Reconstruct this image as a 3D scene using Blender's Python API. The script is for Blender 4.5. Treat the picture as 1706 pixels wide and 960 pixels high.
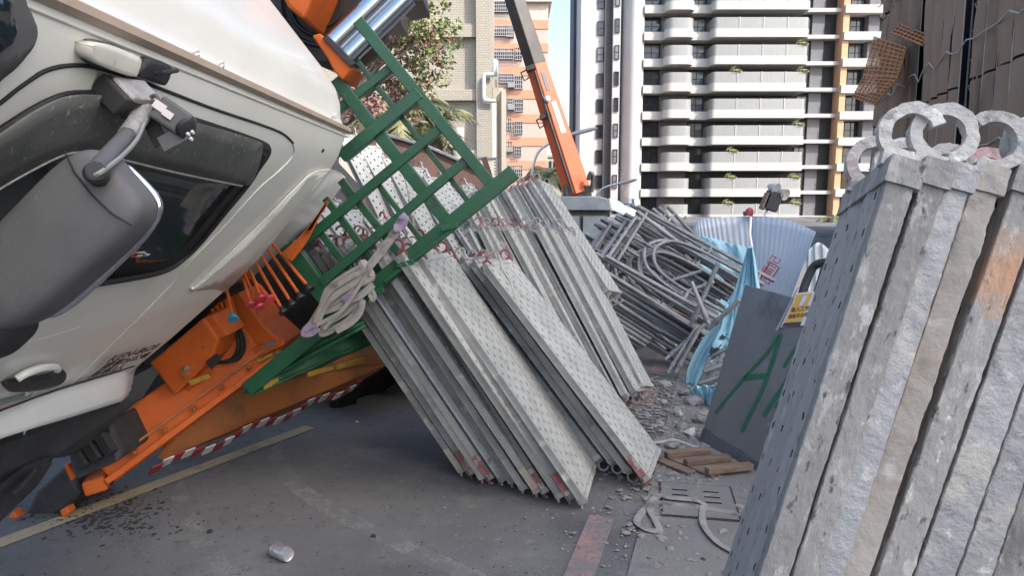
import bpy, bmesh, math, random
from mathutils import Vector, Matrix, noise as mnoise
V = Vector
random.seed(7)
scene = bpy.context.scene
for o in list(bpy.data.objects): bpy.data.objects.remove(o)

# ---------------------------------------------------------------- camera
FPX, HZ, CAMH = 1150.0, 340.0, 1.6           # focal length in photo pixels, horizon row, eye height
TH = math.atan((480 - HZ) / FPX)
cd = bpy.data.cameras.new('camera'); cam = bpy.data.objects.new('camera', cd)
scene.collection.objects.link(cam)
cd.sensor_width = 36; cd.lens = 36 * FPX / 1706; cd.clip_start = 0.02; cd.clip_end = 3000
cam.location = (0, 0, CAMH); cam.rotation_euler = (math.radians(90) - TH, 0, 0)
scene.camera = cam

# ---------------------------------------------------------------- world, sun, exposure
SUN_EL, SUN_AZ = math.radians(44), math.radians(131)      # azimuth from +Y towards +X
world = bpy.data.worlds.new('World'); scene.world = world; world.use_nodes = True
wn = world.node_tree; wn.nodes.clear()
sky = wn.nodes.new('ShaderNodeTexSky'); sky.sky_type = 'NISHITA'; sky.sun_disc = False
sky.sun_elevation = SUN_EL; sky.sun_rotation = SUN_AZ
sky.air_density = 1.0; sky.dust_density = 3.2; sky.ozone_density = 1.0
bg = wn.nodes.new('ShaderNodeBackground'); bg.inputs[1].default_value = 0.15
wo = wn.nodes.new('ShaderNodeOutputWorld')
wn.links.new(sky.outputs[0], bg.inputs[0]); wn.links.new(bg.outputs[0], wo.inputs[0])
sd = bpy.data.lights.new('sun', 'SUN'); sd.energy = 2.2; sd.angle = math.radians(0.5); sd.color = (1, .97, .93)
sun = bpy.data.objects.new('sun', sd); scene.collection.objects.link(sun)
SDIR = V((math.sin(SUN_AZ) * math.cos(SUN_EL), math.cos(SUN_AZ) * math.cos(SUN_EL), math.sin(SUN_EL)))
sun.rotation_euler = SDIR.to_track_quat('Z', 'Y').to_euler(); sun.location = (20, -20, 40)
vs = scene.view_settings
vs.view_transform = 'Standard'; vs.look = 'None'; vs.gamma = 1; vs.use_curve_mapping = False
vs.exposure = 1.54
scene.cycles.use_denoising = True
scene.cycles.max_bounces = 6

# ---------------------------------------------------------------- helpers
CF, CU = V((0, math.cos(TH), -math.sin(TH))), V((0, math.sin(TH), math.cos(TH)))
def ray(px, py): return CF + V((1, 0, 0)) * ((px - 853) / FPX) + CU * ((480 - py) / FPX)
def W(px, py, Y):                       # a point at depth Y
    r = ray(px, py); t = Y / r.y
    return V((0, 0, CAMH)) + r * t
def G(px, py, z=0.0):                   # a point on the ground
    r = ray(px, py); t = (z - CAMH) / r.z
    return V((0, 0, CAMH)) + r * t

COL = scene.collection
class MB:
    def __init__(s): s.v = []; s.f = []; s.m = []
    def add(s, vs, fs, mi=0):
        n = len(s.v); s.v += [tuple(p) for p in vs]
        for f in fs: s.f.append(tuple(i + n for i in f)); s.m.append(mi)
        return s
    def box(s, o, ex, ey, ez, lo, hi, mi=0):
        o, ex, ey, ez = V(o), V(ex), V(ey), V(ez)
        P = [o + ex * x + ey * y + ez * z for z in (lo[2], hi[2]) for y in (lo[1], hi[1]) for x in (lo[0], hi[0])]
        F = [(0, 2, 3, 1), (4, 5, 7, 6), (0, 1, 5, 4), (2, 6, 7, 3), (0, 4, 6, 2), (1, 3, 7, 5)]
        if ex.cross(ey).dot(ez) * (hi[0]-lo[0]) * (hi[1]-lo[1]) * (hi[2]-lo[2]) < 0: F = [f[::-1] for f in F]
        return s.add(P, F, mi)
    def abox(s, lo, hi, mi=0): return s.box((0, 0, 0), (1, 0, 0), (0, 1, 0), (0, 0, 1), lo, hi, mi)
    def beam(s, a, b, w, h, up=(0, 0, 1), mi=0):
        a, b = V(a), V(b); d = b - a; L = d.length; d.normalize(); up = V(up)
        ey = up.cross(d)
        if ey.length < 1e-4: ey = V((1, 0, 0)).cross(d)
        ey.normalize(); ez = d.cross(ey)
        return s.box(a, d, ey, ez, (0, -w / 2, -h / 2), (L, w / 2, h / 2), mi)
    def prism(s, poly, d, mi=0):            # 3-d polygon extruded along d
        poly = [V(p) for p in poly]; d = V(d); n = len(poly)
        nr = V((0, 0, 0))
        for i in range(n): nr += (poly[i] - poly[0]).cross(poly[(i + 1) % n] - poly[0])
        if nr.dot(d) > 0: poly = poly[::-1]
        P = poly + [p + d for p in poly]
        F = [tuple(range(n)), tuple(range(2 * n - 1, n - 1, -1))]
        for i in range(n): j = (i + 1) % n; F.append((i, i + n, j + n, j))
        return s.add(P, F, mi)
    def tube(s, pts, r, n=8, caps=True, mi=0, flat=None, closed=False):
        pts = [V(p) for p in pts]; k = len(pts)
        rs = r if isinstance(r, (list, tuple)) else [r] * k
        rings = []; ref = None
        for i in range(k):
            if closed: d = pts[(i + 1) % k] - pts[i - 1]
            else: d = pts[min(i + 1, k - 1)] - pts[max(i - 1, 0)]
            if d.length < 1e-9: d = V((0, 0, 1))
            d.normalize()
            if ref is None:
                ref = V((0, 0, 1)) if abs(d.z) < .9 else V((1, 0, 0))
                if flat is not None: ref = V(flat)
            if flat is not None: ref = V(flat)
            a = ref - d * ref.dot(d)
            if a.length < 1e-5: a = d.orthogonal()
            a.normalize(); ref = a; b = d.cross(a)
            if flat is not None: rings.append([pts[i] + a * (math.sin(t) * rs[i] * .14) + b * (math.cos(t) * rs[i]) for t in [2 * math.pi * q / n for q in range(n)]])
            else: rings.append([pts[i] + a * (math.cos(t) * rs[i]) + b * (math.sin(t) * rs[i]) for t in [2 * math.pi * q / n for q in range(n)]])
        P = [p for R in rings for p in R]; F = []
        for i in range(k if closed else k - 1):
            i2 = (i + 1) % k
            for q in range(n): F.append((i * n + q, i * n + (q + 1) % n, i2 * n + (q + 1) % n, i2 * n + q))
        if caps and not closed:
            F.append(tuple(range(n - 1, -1, -1))); F.append(tuple((k - 1) * n + q for q in range(n)))
        return s.add(P, F, mi)
    def lathe(s, o, ax, prof, n=24, mi=0):  # prof: (radius, along)
        o, ax = V(o), V(ax).normalized(); a = ax.orthogonal().normalized(); b = ax.cross(a)
        P = [o + ax * h + (a * math.cos(2 * math.pi * q / n) + b * math.sin(2 * math.pi * q / n)) * r for r, h in prof for q in range(n)]
        F = []
        for i in range(len(prof) - 1):
            for q in range(n): F.append((i * n + q, i * n + (q + 1) % n, (i + 1) * n + (q + 1) % n, (i + 1) * n + q))
        F.append(tuple(range(n - 1, -1, -1))); F.append(tuple((len(prof) - 1) * n + q for q in range(n)))
        return s.add(P, F, mi)
    def grid(s, fn, nu, nv, mi=0, skip=None):
        P = [fn(i / nu, j / nv) for j in range(nv + 1) for i in range(nu + 1)]; F = []
        for j in range(nv):
            for i in range(nu):
                if skip and skip(i, j): continue
                q = j * (nu + 1) + i; F.append((q, q + 1, q + nu + 2, q + nu + 1))
        return s.add(P, F, mi)
    def mesh(s, name, mats, smooth=35):
        me = bpy.data.meshes.new(name); me.from_pydata(s.v, [], s.f)
        for m in (mats if isinstance(mats, (list, tuple)) else [mats]): me.materials.append(m)
        if any(s.m): me.polygons.foreach_set('material_index', s.m)
        if smooth:
            me.polygons.foreach_set('use_smooth', [True] * len(me.polygons)); me.update()
            me.set_sharp_from_angle(angle=math.radians(smooth))
        me.update(); return me
    def build(s, name, mats, parent=None, smooth=35, bevel=0, solid=0, seg=2):
        return link(name, s.mesh(name, mats, smooth), parent, bevel, solid, seg)
def link(name, me, parent=None, bevel=0, solid=0, seg=2):
    o = bpy.data.objects.new(name, me); COL.objects.link(o)
    if parent is not None:
        o.parent = parent
        off = V((0, 0, 0)); p = parent
        while p is not None: off += p.location; p = p.parent
        if parent.get('_world', 0): o.location = -off
    if solid:
        m = o.modifiers.new('solid', 'SOLIDIFY'); m.thickness = solid; m.offset = 0
    if bevel:
        m = o.modifiers.new('bevel', 'BEVEL'); m.width = bevel; m.segments = seg; m.limit_method = 'ANGLE'; m.angle_limit = math.radians(40); m.harden_normals = False
    return o
def tag(o, label, cat, group=None, kind=None):
    if label: o['label'] = label
    if cat: o['category'] = cat
    if group: o['group'] = group
    if kind: o['kind'] = kind
    return o
def thing(name, base, label, cat, group=None, matrix=None):
    o = bpy.data.objects.new(name, None); COL.objects.link(o); o.empty_display_size = .2
    if matrix is not None: o.matrix_world = matrix
    else: o.location = base; o['_world'] = 1     # parts are given in world coordinates
    return tag(o, label, cat, group)
def sub(ob):                                     # let a part carry sub-parts given in world coordinates
    ob['_world'] = 1; return ob
def cr(pts, n=6, closed=False):                  # Catmull-Rom through points
    pts = [V(p) for p in pts]; k = len(pts); out = []
    for i in range(k if closed else k - 1):
        g = (lambda j: pts[j % k]) if closed else (lambda j: pts[max(0, min(k - 1, j))])
        p0, p1, p2, p3 = g(i - 1), g(i), g(i + 1), g(i + 2)
        for q in range(n):
            t = q / n
            out.append(.5 * ((2 * p1) + (p2 - p0) * t + (2 * p0 - 5 * p1 + 4 * p2 - p3) * t * t + (3 * p1 - p0 - 3 * p2 + p3) * t ** 3))
    if not closed: out.append(pts[-1])
    return out
def text_mesh(body, size, mat, name='lettering', shear=0, extrude=0.0008, spacing=1):
    cu = bpy.data.curves.new(name, 'FONT'); cu.body = body; cu.size = size; cu.shear = shear; cu.extrude = extrude
    cu.resolution_u = 2; cu.space_character = spacing
    ob = bpy.data.objects.new(name, cu); COL.objects.link(ob)
    bpy.context.view_layer.update()
    dg = bpy.context.evaluated_depsgraph_get()
    me = bpy.data.meshes.new_from_object(ob.evaluated_get(dg)); me.name = name
    bpy.data.objects.remove(ob); bpy.data.curves.remove(cu)
    me.materials.clear(); me.materials.append(mat); return me
def frame_matrix(o, ex, ey, ez):
    m = Matrix.Identity(4)
    for i, c in enumerate((ex, ey, ez, o)):
        for j in range(3): m[j][i] = c[j]
    return m

# ---------------------------------------------------------------- materials
def M(name, col, col2=None, sc=4, rough=.6, metal=0, bump=0, bsc=40, rnd=0, layers=(), spec=.5, world_co=False, stretch=None, rough2=None, trans=0, alpha=1, coat=0, bdist=.01):
    m = bpy.data.materials.new(name); m.use_nodes = True; nt = m.node_tree; N = nt.nodes; Lk = nt.links
    b = N['Principled BSDF']; b.inputs['Roughness'].default_value = rough; b.inputs['Metallic'].default_value = metal
    b.inputs['Specular IOR Level'].default_value = spec; b.inputs['Transmission Weight'].default_value = trans; b.inputs['Alpha'].default_value = alpha
    b.inputs['Coat Weight'].default_value = coat; b.inputs['Coat Roughness'].default_value = .08
    c4 = lambda c: (c[0], c[1], c[2], 1)
    b.inputs['Base Color'].default_value = c4(col)
    if not (col2 or layers or bump or rnd): return m
    if world_co: co = N.new('ShaderNodeNewGeometry').outputs['Position']
    else: co = N.new('ShaderNodeTexCoord').outputs['Object']
    if stretch:
        mp = N.new('ShaderNodeMapping'); mp.inputs['Scale'].default_value = stretch; Lk.new(co, mp.inputs[0]); co = mp.outputs[0]
    oi = None
    if rnd:
        oi = N.new('ShaderNodeObjectInfo')
        ad = N.new('ShaderNodeVectorMath'); ad.operation = 'MULTIPLY_ADD'
        cb = N.new('ShaderNodeCombineXYZ')
        for i in range(3): Lk.new(oi.outputs['Random'], cb.inputs[i])
        ad.inputs[1].default_value = (37, 53, 71); Lk.new(cb.outputs[0], ad.inputs[0]); Lk.new(co, ad.inputs[2]); co = ad.outputs[0]
    def nz(scale, detail=5, ro=.6):
        n = N.new('ShaderNodeTexNoise'); n.inputs['Scale'].default_value = scale; n.inputs['Detail'].default_value = detail; n.inputs['Roughness'].default_value = ro
        Lk.new(co, n.inputs['Vector']); return n.outputs['Fac']
    def rng(x, lo, hi):
        r = N.new('ShaderNodeMapRange'); r.inputs[1].default_value = lo; r.inputs[2].default_value = hi; r.interpolation_type = 'SMOOTHSTEP'; Lk.new(x, r.inputs[0]); return r.outputs[0]
    def mix(f, a, bb):
        x = N.new('ShaderNodeMix'); x.data_type = 'RGBA'; Lk.new(f, x.inputs[0])
        for k, val in ((6, a), (7, bb)):
            if isinstance(val, (tuple, list)): x.inputs[k].default_value = c4(val)
            else: Lk.new(val, x.inputs[k])
        return x.outputs[2]
    cur = tuple(col)
    if col2: cur = mix(rng(nz(sc), .3, .7), cur, col2)
    for (lc, ls, lo, hi) in layers: cur = mix(rng(nz(ls, 6, .65), lo, hi), cur, lc)
    if rnd:
        hs = N.new('ShaderNodeHueSaturation'); r = N.new('ShaderNodeMapRange')
        r.inputs[3].default_value = 1 - rnd; r.inputs[4].default_value = 1 + rnd
        Lk.new(oi.outputs['Random'], r.inputs[0]); Lk.new(r.outputs[0], hs.inputs['Value'])
        if isinstance(cur, tuple): hs.inputs['Color'].default_value = c4(cur)
        else: Lk.new(cur, hs.inputs['Color'])
        cur = hs.outputs[0]
    if not isinstance(cur, tuple): Lk.new(cur, b.inputs['Base Color'])
    if rough2 is not None:
        r = N.new('ShaderNodeMapRange'); r.inputs[1].default_value = .3; r.inputs[2].default_value = .7
        r.inputs[3].default_value = rough; r.inputs[4].default_value = rough2; Lk.new(nz(sc * 2.3), r.inputs[0]); Lk.new(r.outputs[0], b.inputs['Roughness'])
    if bump:
        bp = N.new('ShaderNodeBump'); bp.inputs['Strength'].default_value = bump; bp.inputs['Distance'].default_value = bdist
        Lk.new(nz(bsc, 6, .6), bp.inputs['Height']); Lk.new(bp.outputs[0], b.inputs['Normal'])
    m['_x'] = 1
    return m

MT = {}
MT['asphalt'] = M('asphalt', (.098, .099, .100), (.142, .143, .144), .8, .95, bump=.8, bsc=130, world_co=True, bdist=.004,
    layers=[((.075, .077, .08), .45, .5, .72), ((.18, .178, .174), 1.3, .5, .75), ((.09, .091, .092), 13, .54, .70), ((.19, .187, .18), 5, .6, .8), ((.27, .265, .25), 75, .61, .70), ((.04, .04, .042), 95, .60, .70), ((.06, .062, .066), .22, .52, .62)], spec=.25)
MT['concrete'] = M('concrete_gutter', (.135, .134, .13), (.175, .172, .166), 1.5, .95, bump=.6, bsc=60, world_co=True,
    layers=[((.09, .09, .09), 3, .55, .75), ((.23, .225, .21), 25, .6, .75), ((.28, .27, .25), 70, .64, .72)], spec=.2)
MT['red_line'] = M('faded_red_paint', (.27, .165, .16), (.21, .145, .142), 6, .9, world_co=True, layers=[((.14, .14, .14), 4, .46, .62), ((.13, .13, .13), 40, .5, .62)], spec=.2)
MT['yellow_line'] = M('faded_yellow_paint', (.36, .29, .185), (.29, .24, .165), 5, .9, world_co=True, layers=[((.13, .13, .13), 4, .56, .72), ((.12, .12, .12), 45, .58, .68)], spec=.2)
MT['plank'] = M('galvanised_plank', (.20, .203, .197), (.28, .283, .272), 6, .75, .0, bump=.5, bsc=70, rnd=.28, bdist=.006,
    layers=[((.42, .41, .38), 9, .57, .7), ((.14, .137, .13), 5, .56, .74), ((.16, .15, .14), 40, .63, .72)])
MT['plank_face'] = M('plank_deck', (.27, .285, .27), (.35, .36, .34), 5, .7, .0, bump=.4, bsc=70, rnd=.1, bdist=.004,
    layers=[((.24, .24, .225), 7, .54, .72), ((.17, .165, .155), 30, .6, .7), ((.42, .42, .395), 14, .6, .72)])
MT['steel_bright'] = M('bare_bright_steel', (.5, .53, .57), (.62, .64, .66), 8, .35, .8, bump=.2, bsc=50, layers=[((.3, .3, .3), 12, .58, .7)])
MT['hook'] = M('plank_hook', (.27, .265, .255), (.38, .37, .35), 20, .75, .2, bump=.5, bsc=150, rnd=.25, bdist=.003, layers=[((.36, .16, .17), 6, .5, .6)])
MT['hook_red'] = M('plank_hook_red', (.20, .045, .052), (.25, .10, .105), 20, .7, 0, bump=.4, bsc=150, rnd=.2, bdist=.003, layers=[((.30, .29, .28), 14, .56, .66)])
MT['red_end'] = M('red_painted_end', (.20, .05, .055), (.26, .13, .13), 12, .75, 0, bump=.3, bsc=100, rnd=.2, layers=[((.35, .34, .32), 16, .53, .62)])
MT['rust_end'] = M('ochre_stained_end', (.30, .24, .14), (.36, .33, .27), 12, .85, 0, bump=.3, bsc=100, layers=[((.3, .29, .27), 16, .5, .62)])
MT['crust'] = M('concrete_splashed_steel', (.225, .216, .202), (.30, .29, .272), 4, .9, 0, bump=.8, bsc=60, rnd=.1, bdist=.009, stretch=(.45, 1, 1),
    layers=[((.40, .385, .36), 8, .55, .66), ((.13, .125, .117), 5, .54, .70), ((.36, .35, .33), 42, .54, .64), ((.09, .087, .082), 65, .58, .66), ((.46, .445, .42), 26, .61, .67)])
MT['crust_deck'] = M('cement_deck_brightened', (.285, .275, .26), (.37, .36, .34), 4, .9, 0, bump=.7, bsc=75, bdist=.006, stretch=(.45, 1, 1),
    layers=[((.47, .455, .43), 10, .56, .66), ((.20, .193, .183), 7, .55, .70), ((.15, .145, .137), 60, .59, .67)])  # made paler than the rails to stand for light from the left
MT['crust_brown'] = M('brownish_crusted_steel', (.26, .235, .205), (.34, .315, .28), 5, .9, 0, bump=.5, bsc=70, bdist=.007, layers=[((.42, .40, .37), 9, .58, .68), ((.30, .24, .20), 6, .56, .68), ((.17, .155, .14), 8, .57, .72)])
MT['crust_gv'] = M('crusted_bluish_zinc', (.235, .235, .235), (.32, .32, .32), 7, .6, .2, bump=.6, bsc=55, rnd=.08, layers=[((.36, .345, .315), 6, .54, .62), ((.15, .15, .15), 14, .58, .7), ((.40, .39, .37), 40, .58, .66)])
MT['crust_red'] = M('crusted_hook', (.40, .385, .36), (.50, .48, .45), 14, .9, 0, bump=.9, bsc=90, rnd=.1, bdist=.006, layers=[((.44, .25, .25), 7, .52, .64), ((.26, .25, .235), 22, .56, .66), ((.60, .585, .555), 15, .58, .66)])
MT['orange_spray'] = M('orange_spray', (.55, .21, .08), (.42, .36, .3), 9, .9, 0, bump=.8, bsc=55, bdist=.01)
def with_patch(src, name, x0, x1, col):
    m = src.copy(); m.name = name; nt = m.node_tree; N = nt.nodes; L = nt.links; b = N['Principled BSDF']
    cur = b.inputs['Base Color'].links[0].from_socket
    tc = N.new('ShaderNodeTexCoord'); sp = N.new('ShaderNodeSeparateXYZ'); L.new(tc.outputs['Object'], sp.inputs[0])
    nz = N.new('ShaderNodeTexNoise'); nz.inputs['Scale'].default_value = 16; nz.inputs['Detail'].default_value = 6; L.new(tc.outputs['Object'], nz.inputs['Vector'])
    def mth(op, a, bb):
        n = N.new('ShaderNodeMath'); n.operation = op
        for i, v in enumerate((a, bb)):
            if isinstance(v, (int, float)): n.inputs[i].default_value = v
            else: L.new(v, n.inputs[i])
        return n.outputs[0]
    d = mth('ABSOLUTE', mth('SUBTRACT', sp.outputs[0], (x0 + x1) / 2), 0)
    d = mth('ADD', d, mth('MULTIPLY', mth('SUBTRACT', nz.outputs['Fac'], .5), .26))
    r = N.new('ShaderNodeMapRange'); r.inputs[1].default_value = (x1 - x0) / 2 + .02; r.inputs[2].default_value = (x1 - x0) / 2 - .045; r.inputs[3].default_value = 0; r.inputs[4].default_value = .6; L.new(d, r.inputs[0])
    x = N.new('ShaderNodeMix'); x.data_type = 'RGBA'; L.new(r.outputs[0], x.inputs[0]); L.new(cur, x.inputs[6]); x.inputs[7].default_value = (*col, 1)
    L.new(x.outputs[2], b.inputs['Base Color']); return m
MT['cab'] = M('cream_cab_paint', (.74, .73, .665), (.69, .68, .615), 2, .34, 0, coat=.25, layers=[((.50, .485, .43), 3.5, .62, .85), ((.36, .34, .30), 60, .70, .76)], rough2=.45)
MT['cab_low'] = M('white_sill_paint', (.70, .70, .67), (.62, .62, .59), 3, .35, coat=.2)
MT['gutter'] = M('tan_rain_gutter', (.42, .33, .26), (.36, .28, .22), 8, .6)
MT['seam_dark'] = M('panel_gap', (.02, .02, .02), rough=.9)
MT['seam_light'] = M('panel_gap_light', (.66, .65, .58), rough=.5)
MT['glass'] = M('tinted_cab_glass', (.012, .02, .022), rough=.06, spec=.7)
MT['rubber'] = M('black_rubber', (.012, .012, .013), rough=.55, bump=.2, bsc=80)
MT['visor'] = M('dusty_smoked_visor', (.06, .065, .06), (.10, .105, .095), 5, .45, layers=[((.25, .24, .21), 70, .6, .68), ((.22, .21, .185), 6, .55, .8)], bump=.2, bsc=120)
MT['mirror'] = M('grey_mirror_plastic', (.08, .08, .081), (.105, .105, .105), 6, .6, bump=.25, bsc=260, layers=[((.22, .22, .215), 45, .68, .74)], bdist=.003)
MT['alu_tape'] = M('silver_tape', (.42, .40, .37), (.30, .29, .27), 25, .5, .4, bump=.6, bsc=60)
MT['black'] = M('black_plastic', (.018, .018, .02), (.03, .03, .032), 20, .6, bump=.4, bsc=220, bdist=.004)
MT['skirt'] = M('textured_black_plastic', (.020, .021, .023), (.032, .033, .035), 10, .65, bump=.7, bsc=260, bdist=.004)
MT['chassis'] = M('greasy_steel_and_shade', (.012, .013, .014), (.022, .02, .019), 10, .75, .1, bump=.3, bsc=60)
MT['orange'] = M('orange_crane_paint', (.56, .115, .016), (.49, .098, .015), 4, .62, coat=0, spec=.3, layers=[((.30, .09, .03), 5, .56, .76), ((.10, .06, .04), 26, .64, .72), ((.05, .035, .03), 9, .66, .74)], bump=.1, bsc=30)
MT['boom_orange'] = M('boom_orange_paint', (.50, .085, .018), (.44, .072, .018), 2, .45, layers=[((.22, .06, .02), 3, .6, .74)])
MT['orange_d'] = M('weathered_orange_panel', (.36, .12, .03), (.28, .10, .035), 5, .6, layers=[((.10, .06, .04), 5, .52, .74)])
MT['green'] = M('green_rack_paint', (.009, .080, .034), (.008, .062, .027), 5, .4, coat=.1, layers=[((.02, .03, .022), 9, .58, .70), ((.20, .22, .20), 48, .66, .70), ((.10, .07, .05), 22, .68, .73)], bump=.2, bsc=40)
MT['green_d'] = M('worn_green_bed_paint', (.012, .085, .036), (.02, .13, .06), 4, .5, layers=[((.10, .11, .10), 8, .6, .68), ((.02, .03, .025), 6, .55, .7)], bump=.3, bsc=20)
MT['yellow'] = M('yellow_trim_paint', (.48, .29, .03), (.36, .22, .04), 12, .6, layers=[((.12, .09, .04), 12, .55, .68)])
MT['tape_red'] = M('reflective_red', (.25, .02, .025), (.2, .02, .02), 20, .4)
MT['tape_white'] = M('reflective_white', (.52, .51, .49), (.42, .41, .4), 20, .4)
MT['chrome'] = M('chrome_rod', (.62, .64, .66), rough=.12, metal=1.0, bump=.02, bsc=12)
MT['knob_red'] = M('red_lever_knob', (.50, .05, .07), rough=.4)
MT['knob_blue'] = M('blue_lever_knob', (.02, .22, .33), rough=.4)
MT['strap'] = M('dirty_webbing', (.22, .208, .19), (.29, .277, .257), 14, .95, bump=.8, bsc=180, bdist=.004, layers=[((.12, .115, .105), 9, .54, .7)])
MT['strap_dirty'] = M('muddy_webbing', (.17, .162, .15), (.23, .22, .205), 14, .95, bump=.8, bsc=180, bdist=.004, layers=[((.10, .096, .09), 9, .5, .68)])
MT['purple'] = M('purple_sling_eye', (.21, .15, .26), (.30, .25, .33), 14, .95, bump=.6, bsc=180)
MT['rope'] = M('pale_rope', (.48, .46, .42), (.36, .345, .31), 20, .95, bump=.8, bsc=150)
MT['tube'] = M('galvanised_tube', (.17, .178, .182), (.24, .245, .247), 6, .55, .35, bump=.3, bsc=40, rnd=.22, layers=[((.10, .098, .095), 7, .54, .72), ((.36, .35, .33), 16, .6, .7)])
MT['tube_rust'] = M('rusty_tube', (.22, .11, .075), (.26, .22, .19), 8, .8, .1, bump=.3, bsc=40, layers=[((.30, .30, .29), 12, .5, .62)])
MT['rust'] = M('rusty_brown_plate', (.115, .065, .05), (.15, .085, .065), 5, .8, 0, bump=.3, bsc=30, layers=[((.22, .16, .13), 9, .62, .74), ((.05, .035, .03), 4, .56, .74)])
MT['tarp'] = M('light_blue_tarp', (.25, .46, .56), (.31, .53, .62), 3, .5, bump=.25, bsc=10, layers=[((.22, .42, .52), 7, .55, .75)])
MT['tarp_print'] = M('blue_tarp_with_dark_print', (.28, .52, .62), (.33, .57, .67), 3, .5, bump=.25, bsc=10, layers=[((.03, .035, .045), 5, .54, .55)])
MT['hoard'] = M('pale_blue_corrugated_steel', (.40, .435, .465), (.46, .485, .51), 2, .45, .1, layers=[((.36, .42, .47), 6, .6, .76)])
MT['red_print'] = M('red_print', (.40, .035, .045), (.30, .05, .06), 30, .6)
MT['panel'] = M('dark_grey_steel_panel', (.115, .118, .12), (.14, .142, .144), 3, .55, .2, bump=.12, bsc=12, layers=[((.16, .16, .16), 10, .66, .74), ((.05, .052, .058), 2.4, .55, .75)])
MT['panel_edge'] = M('dark_panel_edge', (.05, .053, .06), (.08, .083, .09), 10, .8, bump=.5, bsc=60)
MT['spray'] = M('green_spray_paint', (.004, .10, .045), (.01, .075, .04), 25, .7, layers=[((.07, .085, .08), 40, .58, .68)])
MT['poster_w'] = M('poster_paper', (.62, .58, .57), rough=.7)
MT['poster_y'] = M('poster_yellow', (.66, .37, .06), (.60, .34, .06), 30, .7)
MT['poster_k'] = M('poster_ink', (.05, .04, .05), rough=.7)
MT['poster_b'] = M('poster_pale_blue', (.52, .56, .68), rough=.7)
MT['tape_clear'] = M('packing_tape', (.28, .25, .23), rough=.4)
MT['wood'] = M('pallet_wood', (.105, .072, .052), (.165, .12, .088), 4, .85, bump=.4, bsc=30, stretch=(1, 9, 9), rnd=.2)
MT['stone'] = M('rubble', (.20, .19, .175), (.30, .29, .265), 6, .95, bump=.8, bsc=30, rnd=.35, spec=.2)
MT['dirt'] = M('grit_and_hole_shade', (.035, .034, .033), (.06, .058, .055), 20, .95, rnd=.2, spec=.2)
MT['alu'] = M('aluminium_can', (.60, .60, .62), rough=.3, metal=.75, layers=[((.28, .25, .36), 55, .60, .64), ((.10, .10, .12), 90, .64, .67)])
MT['alu_plain'] = M('plain_aluminium', (.66, .66, .68), rough=.28, metal=.7)
MT['tower_white'] = M('cream_tower_wall', (.44, .43, .40), (.42, .41, .385), .4, .8, world_co=True)
MT['tower_col'] = M('white_tower_column', (.43, .425, .42), (.40, .395, .39), .3, .75, world_co=True, layers=[((.56, .55, .53), .25, .6, .7)])  # pale patches stand for dappled light reflected onto the column
MT['tower_rail'] = M('perforated_railing', (.27, .274, .266), (.235, .24, .234), 14, .6, .2, world_co=True, stretch=(1, 1, .1))
MT['tower_dark'] = M('dark_cladding', (.045, .045, .05), (.06, .06, .066), 2, .7, world_co=True)
MT['tower_grey'] = M('grey_tile_wall', (.13, .13, .14), (.155, .155, .165), 3, .7, world_co=True)
MT['tower_orange'] = M('orange_tile_pillar', (.56, .33, .185), (.50, .29, .165), 2, .7, world_co=True)
MT['win_frame'] = M('dark_window_frame', (.02, .02, .022), rough=.5)
MT['win_glass'] = M('window_glass', (.035, .04, .05), rough=.08, spec=.8)
MT['pink'] = M('pink_tile_wall', (.52, .36, .30), (.48, .33, .28), 1.2, .8, world_co=True)
MT['salmon'] = M('salmon_tile_band', (.50, .25, .155), (.46, .22, .14), 1.2, .8, world_co=True)
MT['pink_top'] = M('cream_upper_wall', (.54, .45, .36), (.5, .42, .34), 1.2, .8, world_co=True)
MT['green_roof'] = M('green_roof_tiles', (.10, .26, .22), (.08, .2, .17), 2, .6)
MT['grille'] = M('window_grille', (.38, .37, .36), rough=.5, metal=.3)
MT['beige'] = M('beige_plaster', (.47, .43, .36), (.43, .395, .33), .8, .85, world_co=True)
MT['zinc'] = M('zinc_tank', (.5, .52, .54), rough=.3, metal=.8)
MT['pipe'] = M('white_duct', (.62, .61, .58), rough=.5)
MT['net'] = M('brown_scaffold_net', (.20, .138, .10), (.26, .185, .138), .35, .9, world_co=True, stretch=(1, 1, .18), layers=[((.08, .068, .06), .5, .5, .75), ((.27, .235, .20), 1.1, .6, .8)], bump=.4, bsc=1.2, bdist=.15, spec=.1)
MT['net_dark'] = M('unlit_interior', (.012, .012, .013), rough=.9)  # near-black that stands for shade behind the net, in holes and slots
MT['net_line'] = M('net_tie_line', (.38, .35, .32), rough=.8)
MT['orange_net'] = M('rusty_orange_mesh', (.36, .16, .07), (.28, .12, .055), .7, .8, world_co=True, alpha=.6)
MT['orange_bar'] = M('orange_platform_bar', (.50, .24, .10), (.36, .15, .06), 2, .7, world_co=True)
MT['lamp_pole'] = M('galvanised_lamp_pole', (.50, .51, .52), rough=.4, metal=.4)
MT['bark'] = M('tree_bark', (.12, .09, .065), (.17, .13, .1), 8, .9, bump=.6, bsc=20)
MT['leaf'] = M('green_leaf', (.11, .16, .045), (.16, .20, .065), 3, .6, trans=0)
MT['leaf2'] = M('yellow_green_leaf', (.21, .23, .075), (.26, .24, .10), 3, .6)
MT['blossom'] = M('reddish_leaf', (.22, .09, .095), (.30, .15, .13), 3, .6)
MT['palm'] = M('palm_frond', (.10, .125, .045), (.17, .18, .075), 3, .6)
MT['palm_dry'] = M('pale_palm_frond', (.24, .235, .11), (.18, .18, .08), 3, .65)
MT['cab2'] = M('slate_cab_roof', (.075, .09, .105), (.11, .125, .14), 4, .5)
MT['cab2_grey'] = M('dusty_white_cover', (.40, .41, .42), (.33, .34, .35), 10, .8, bump=.5, bsc=14)
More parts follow.
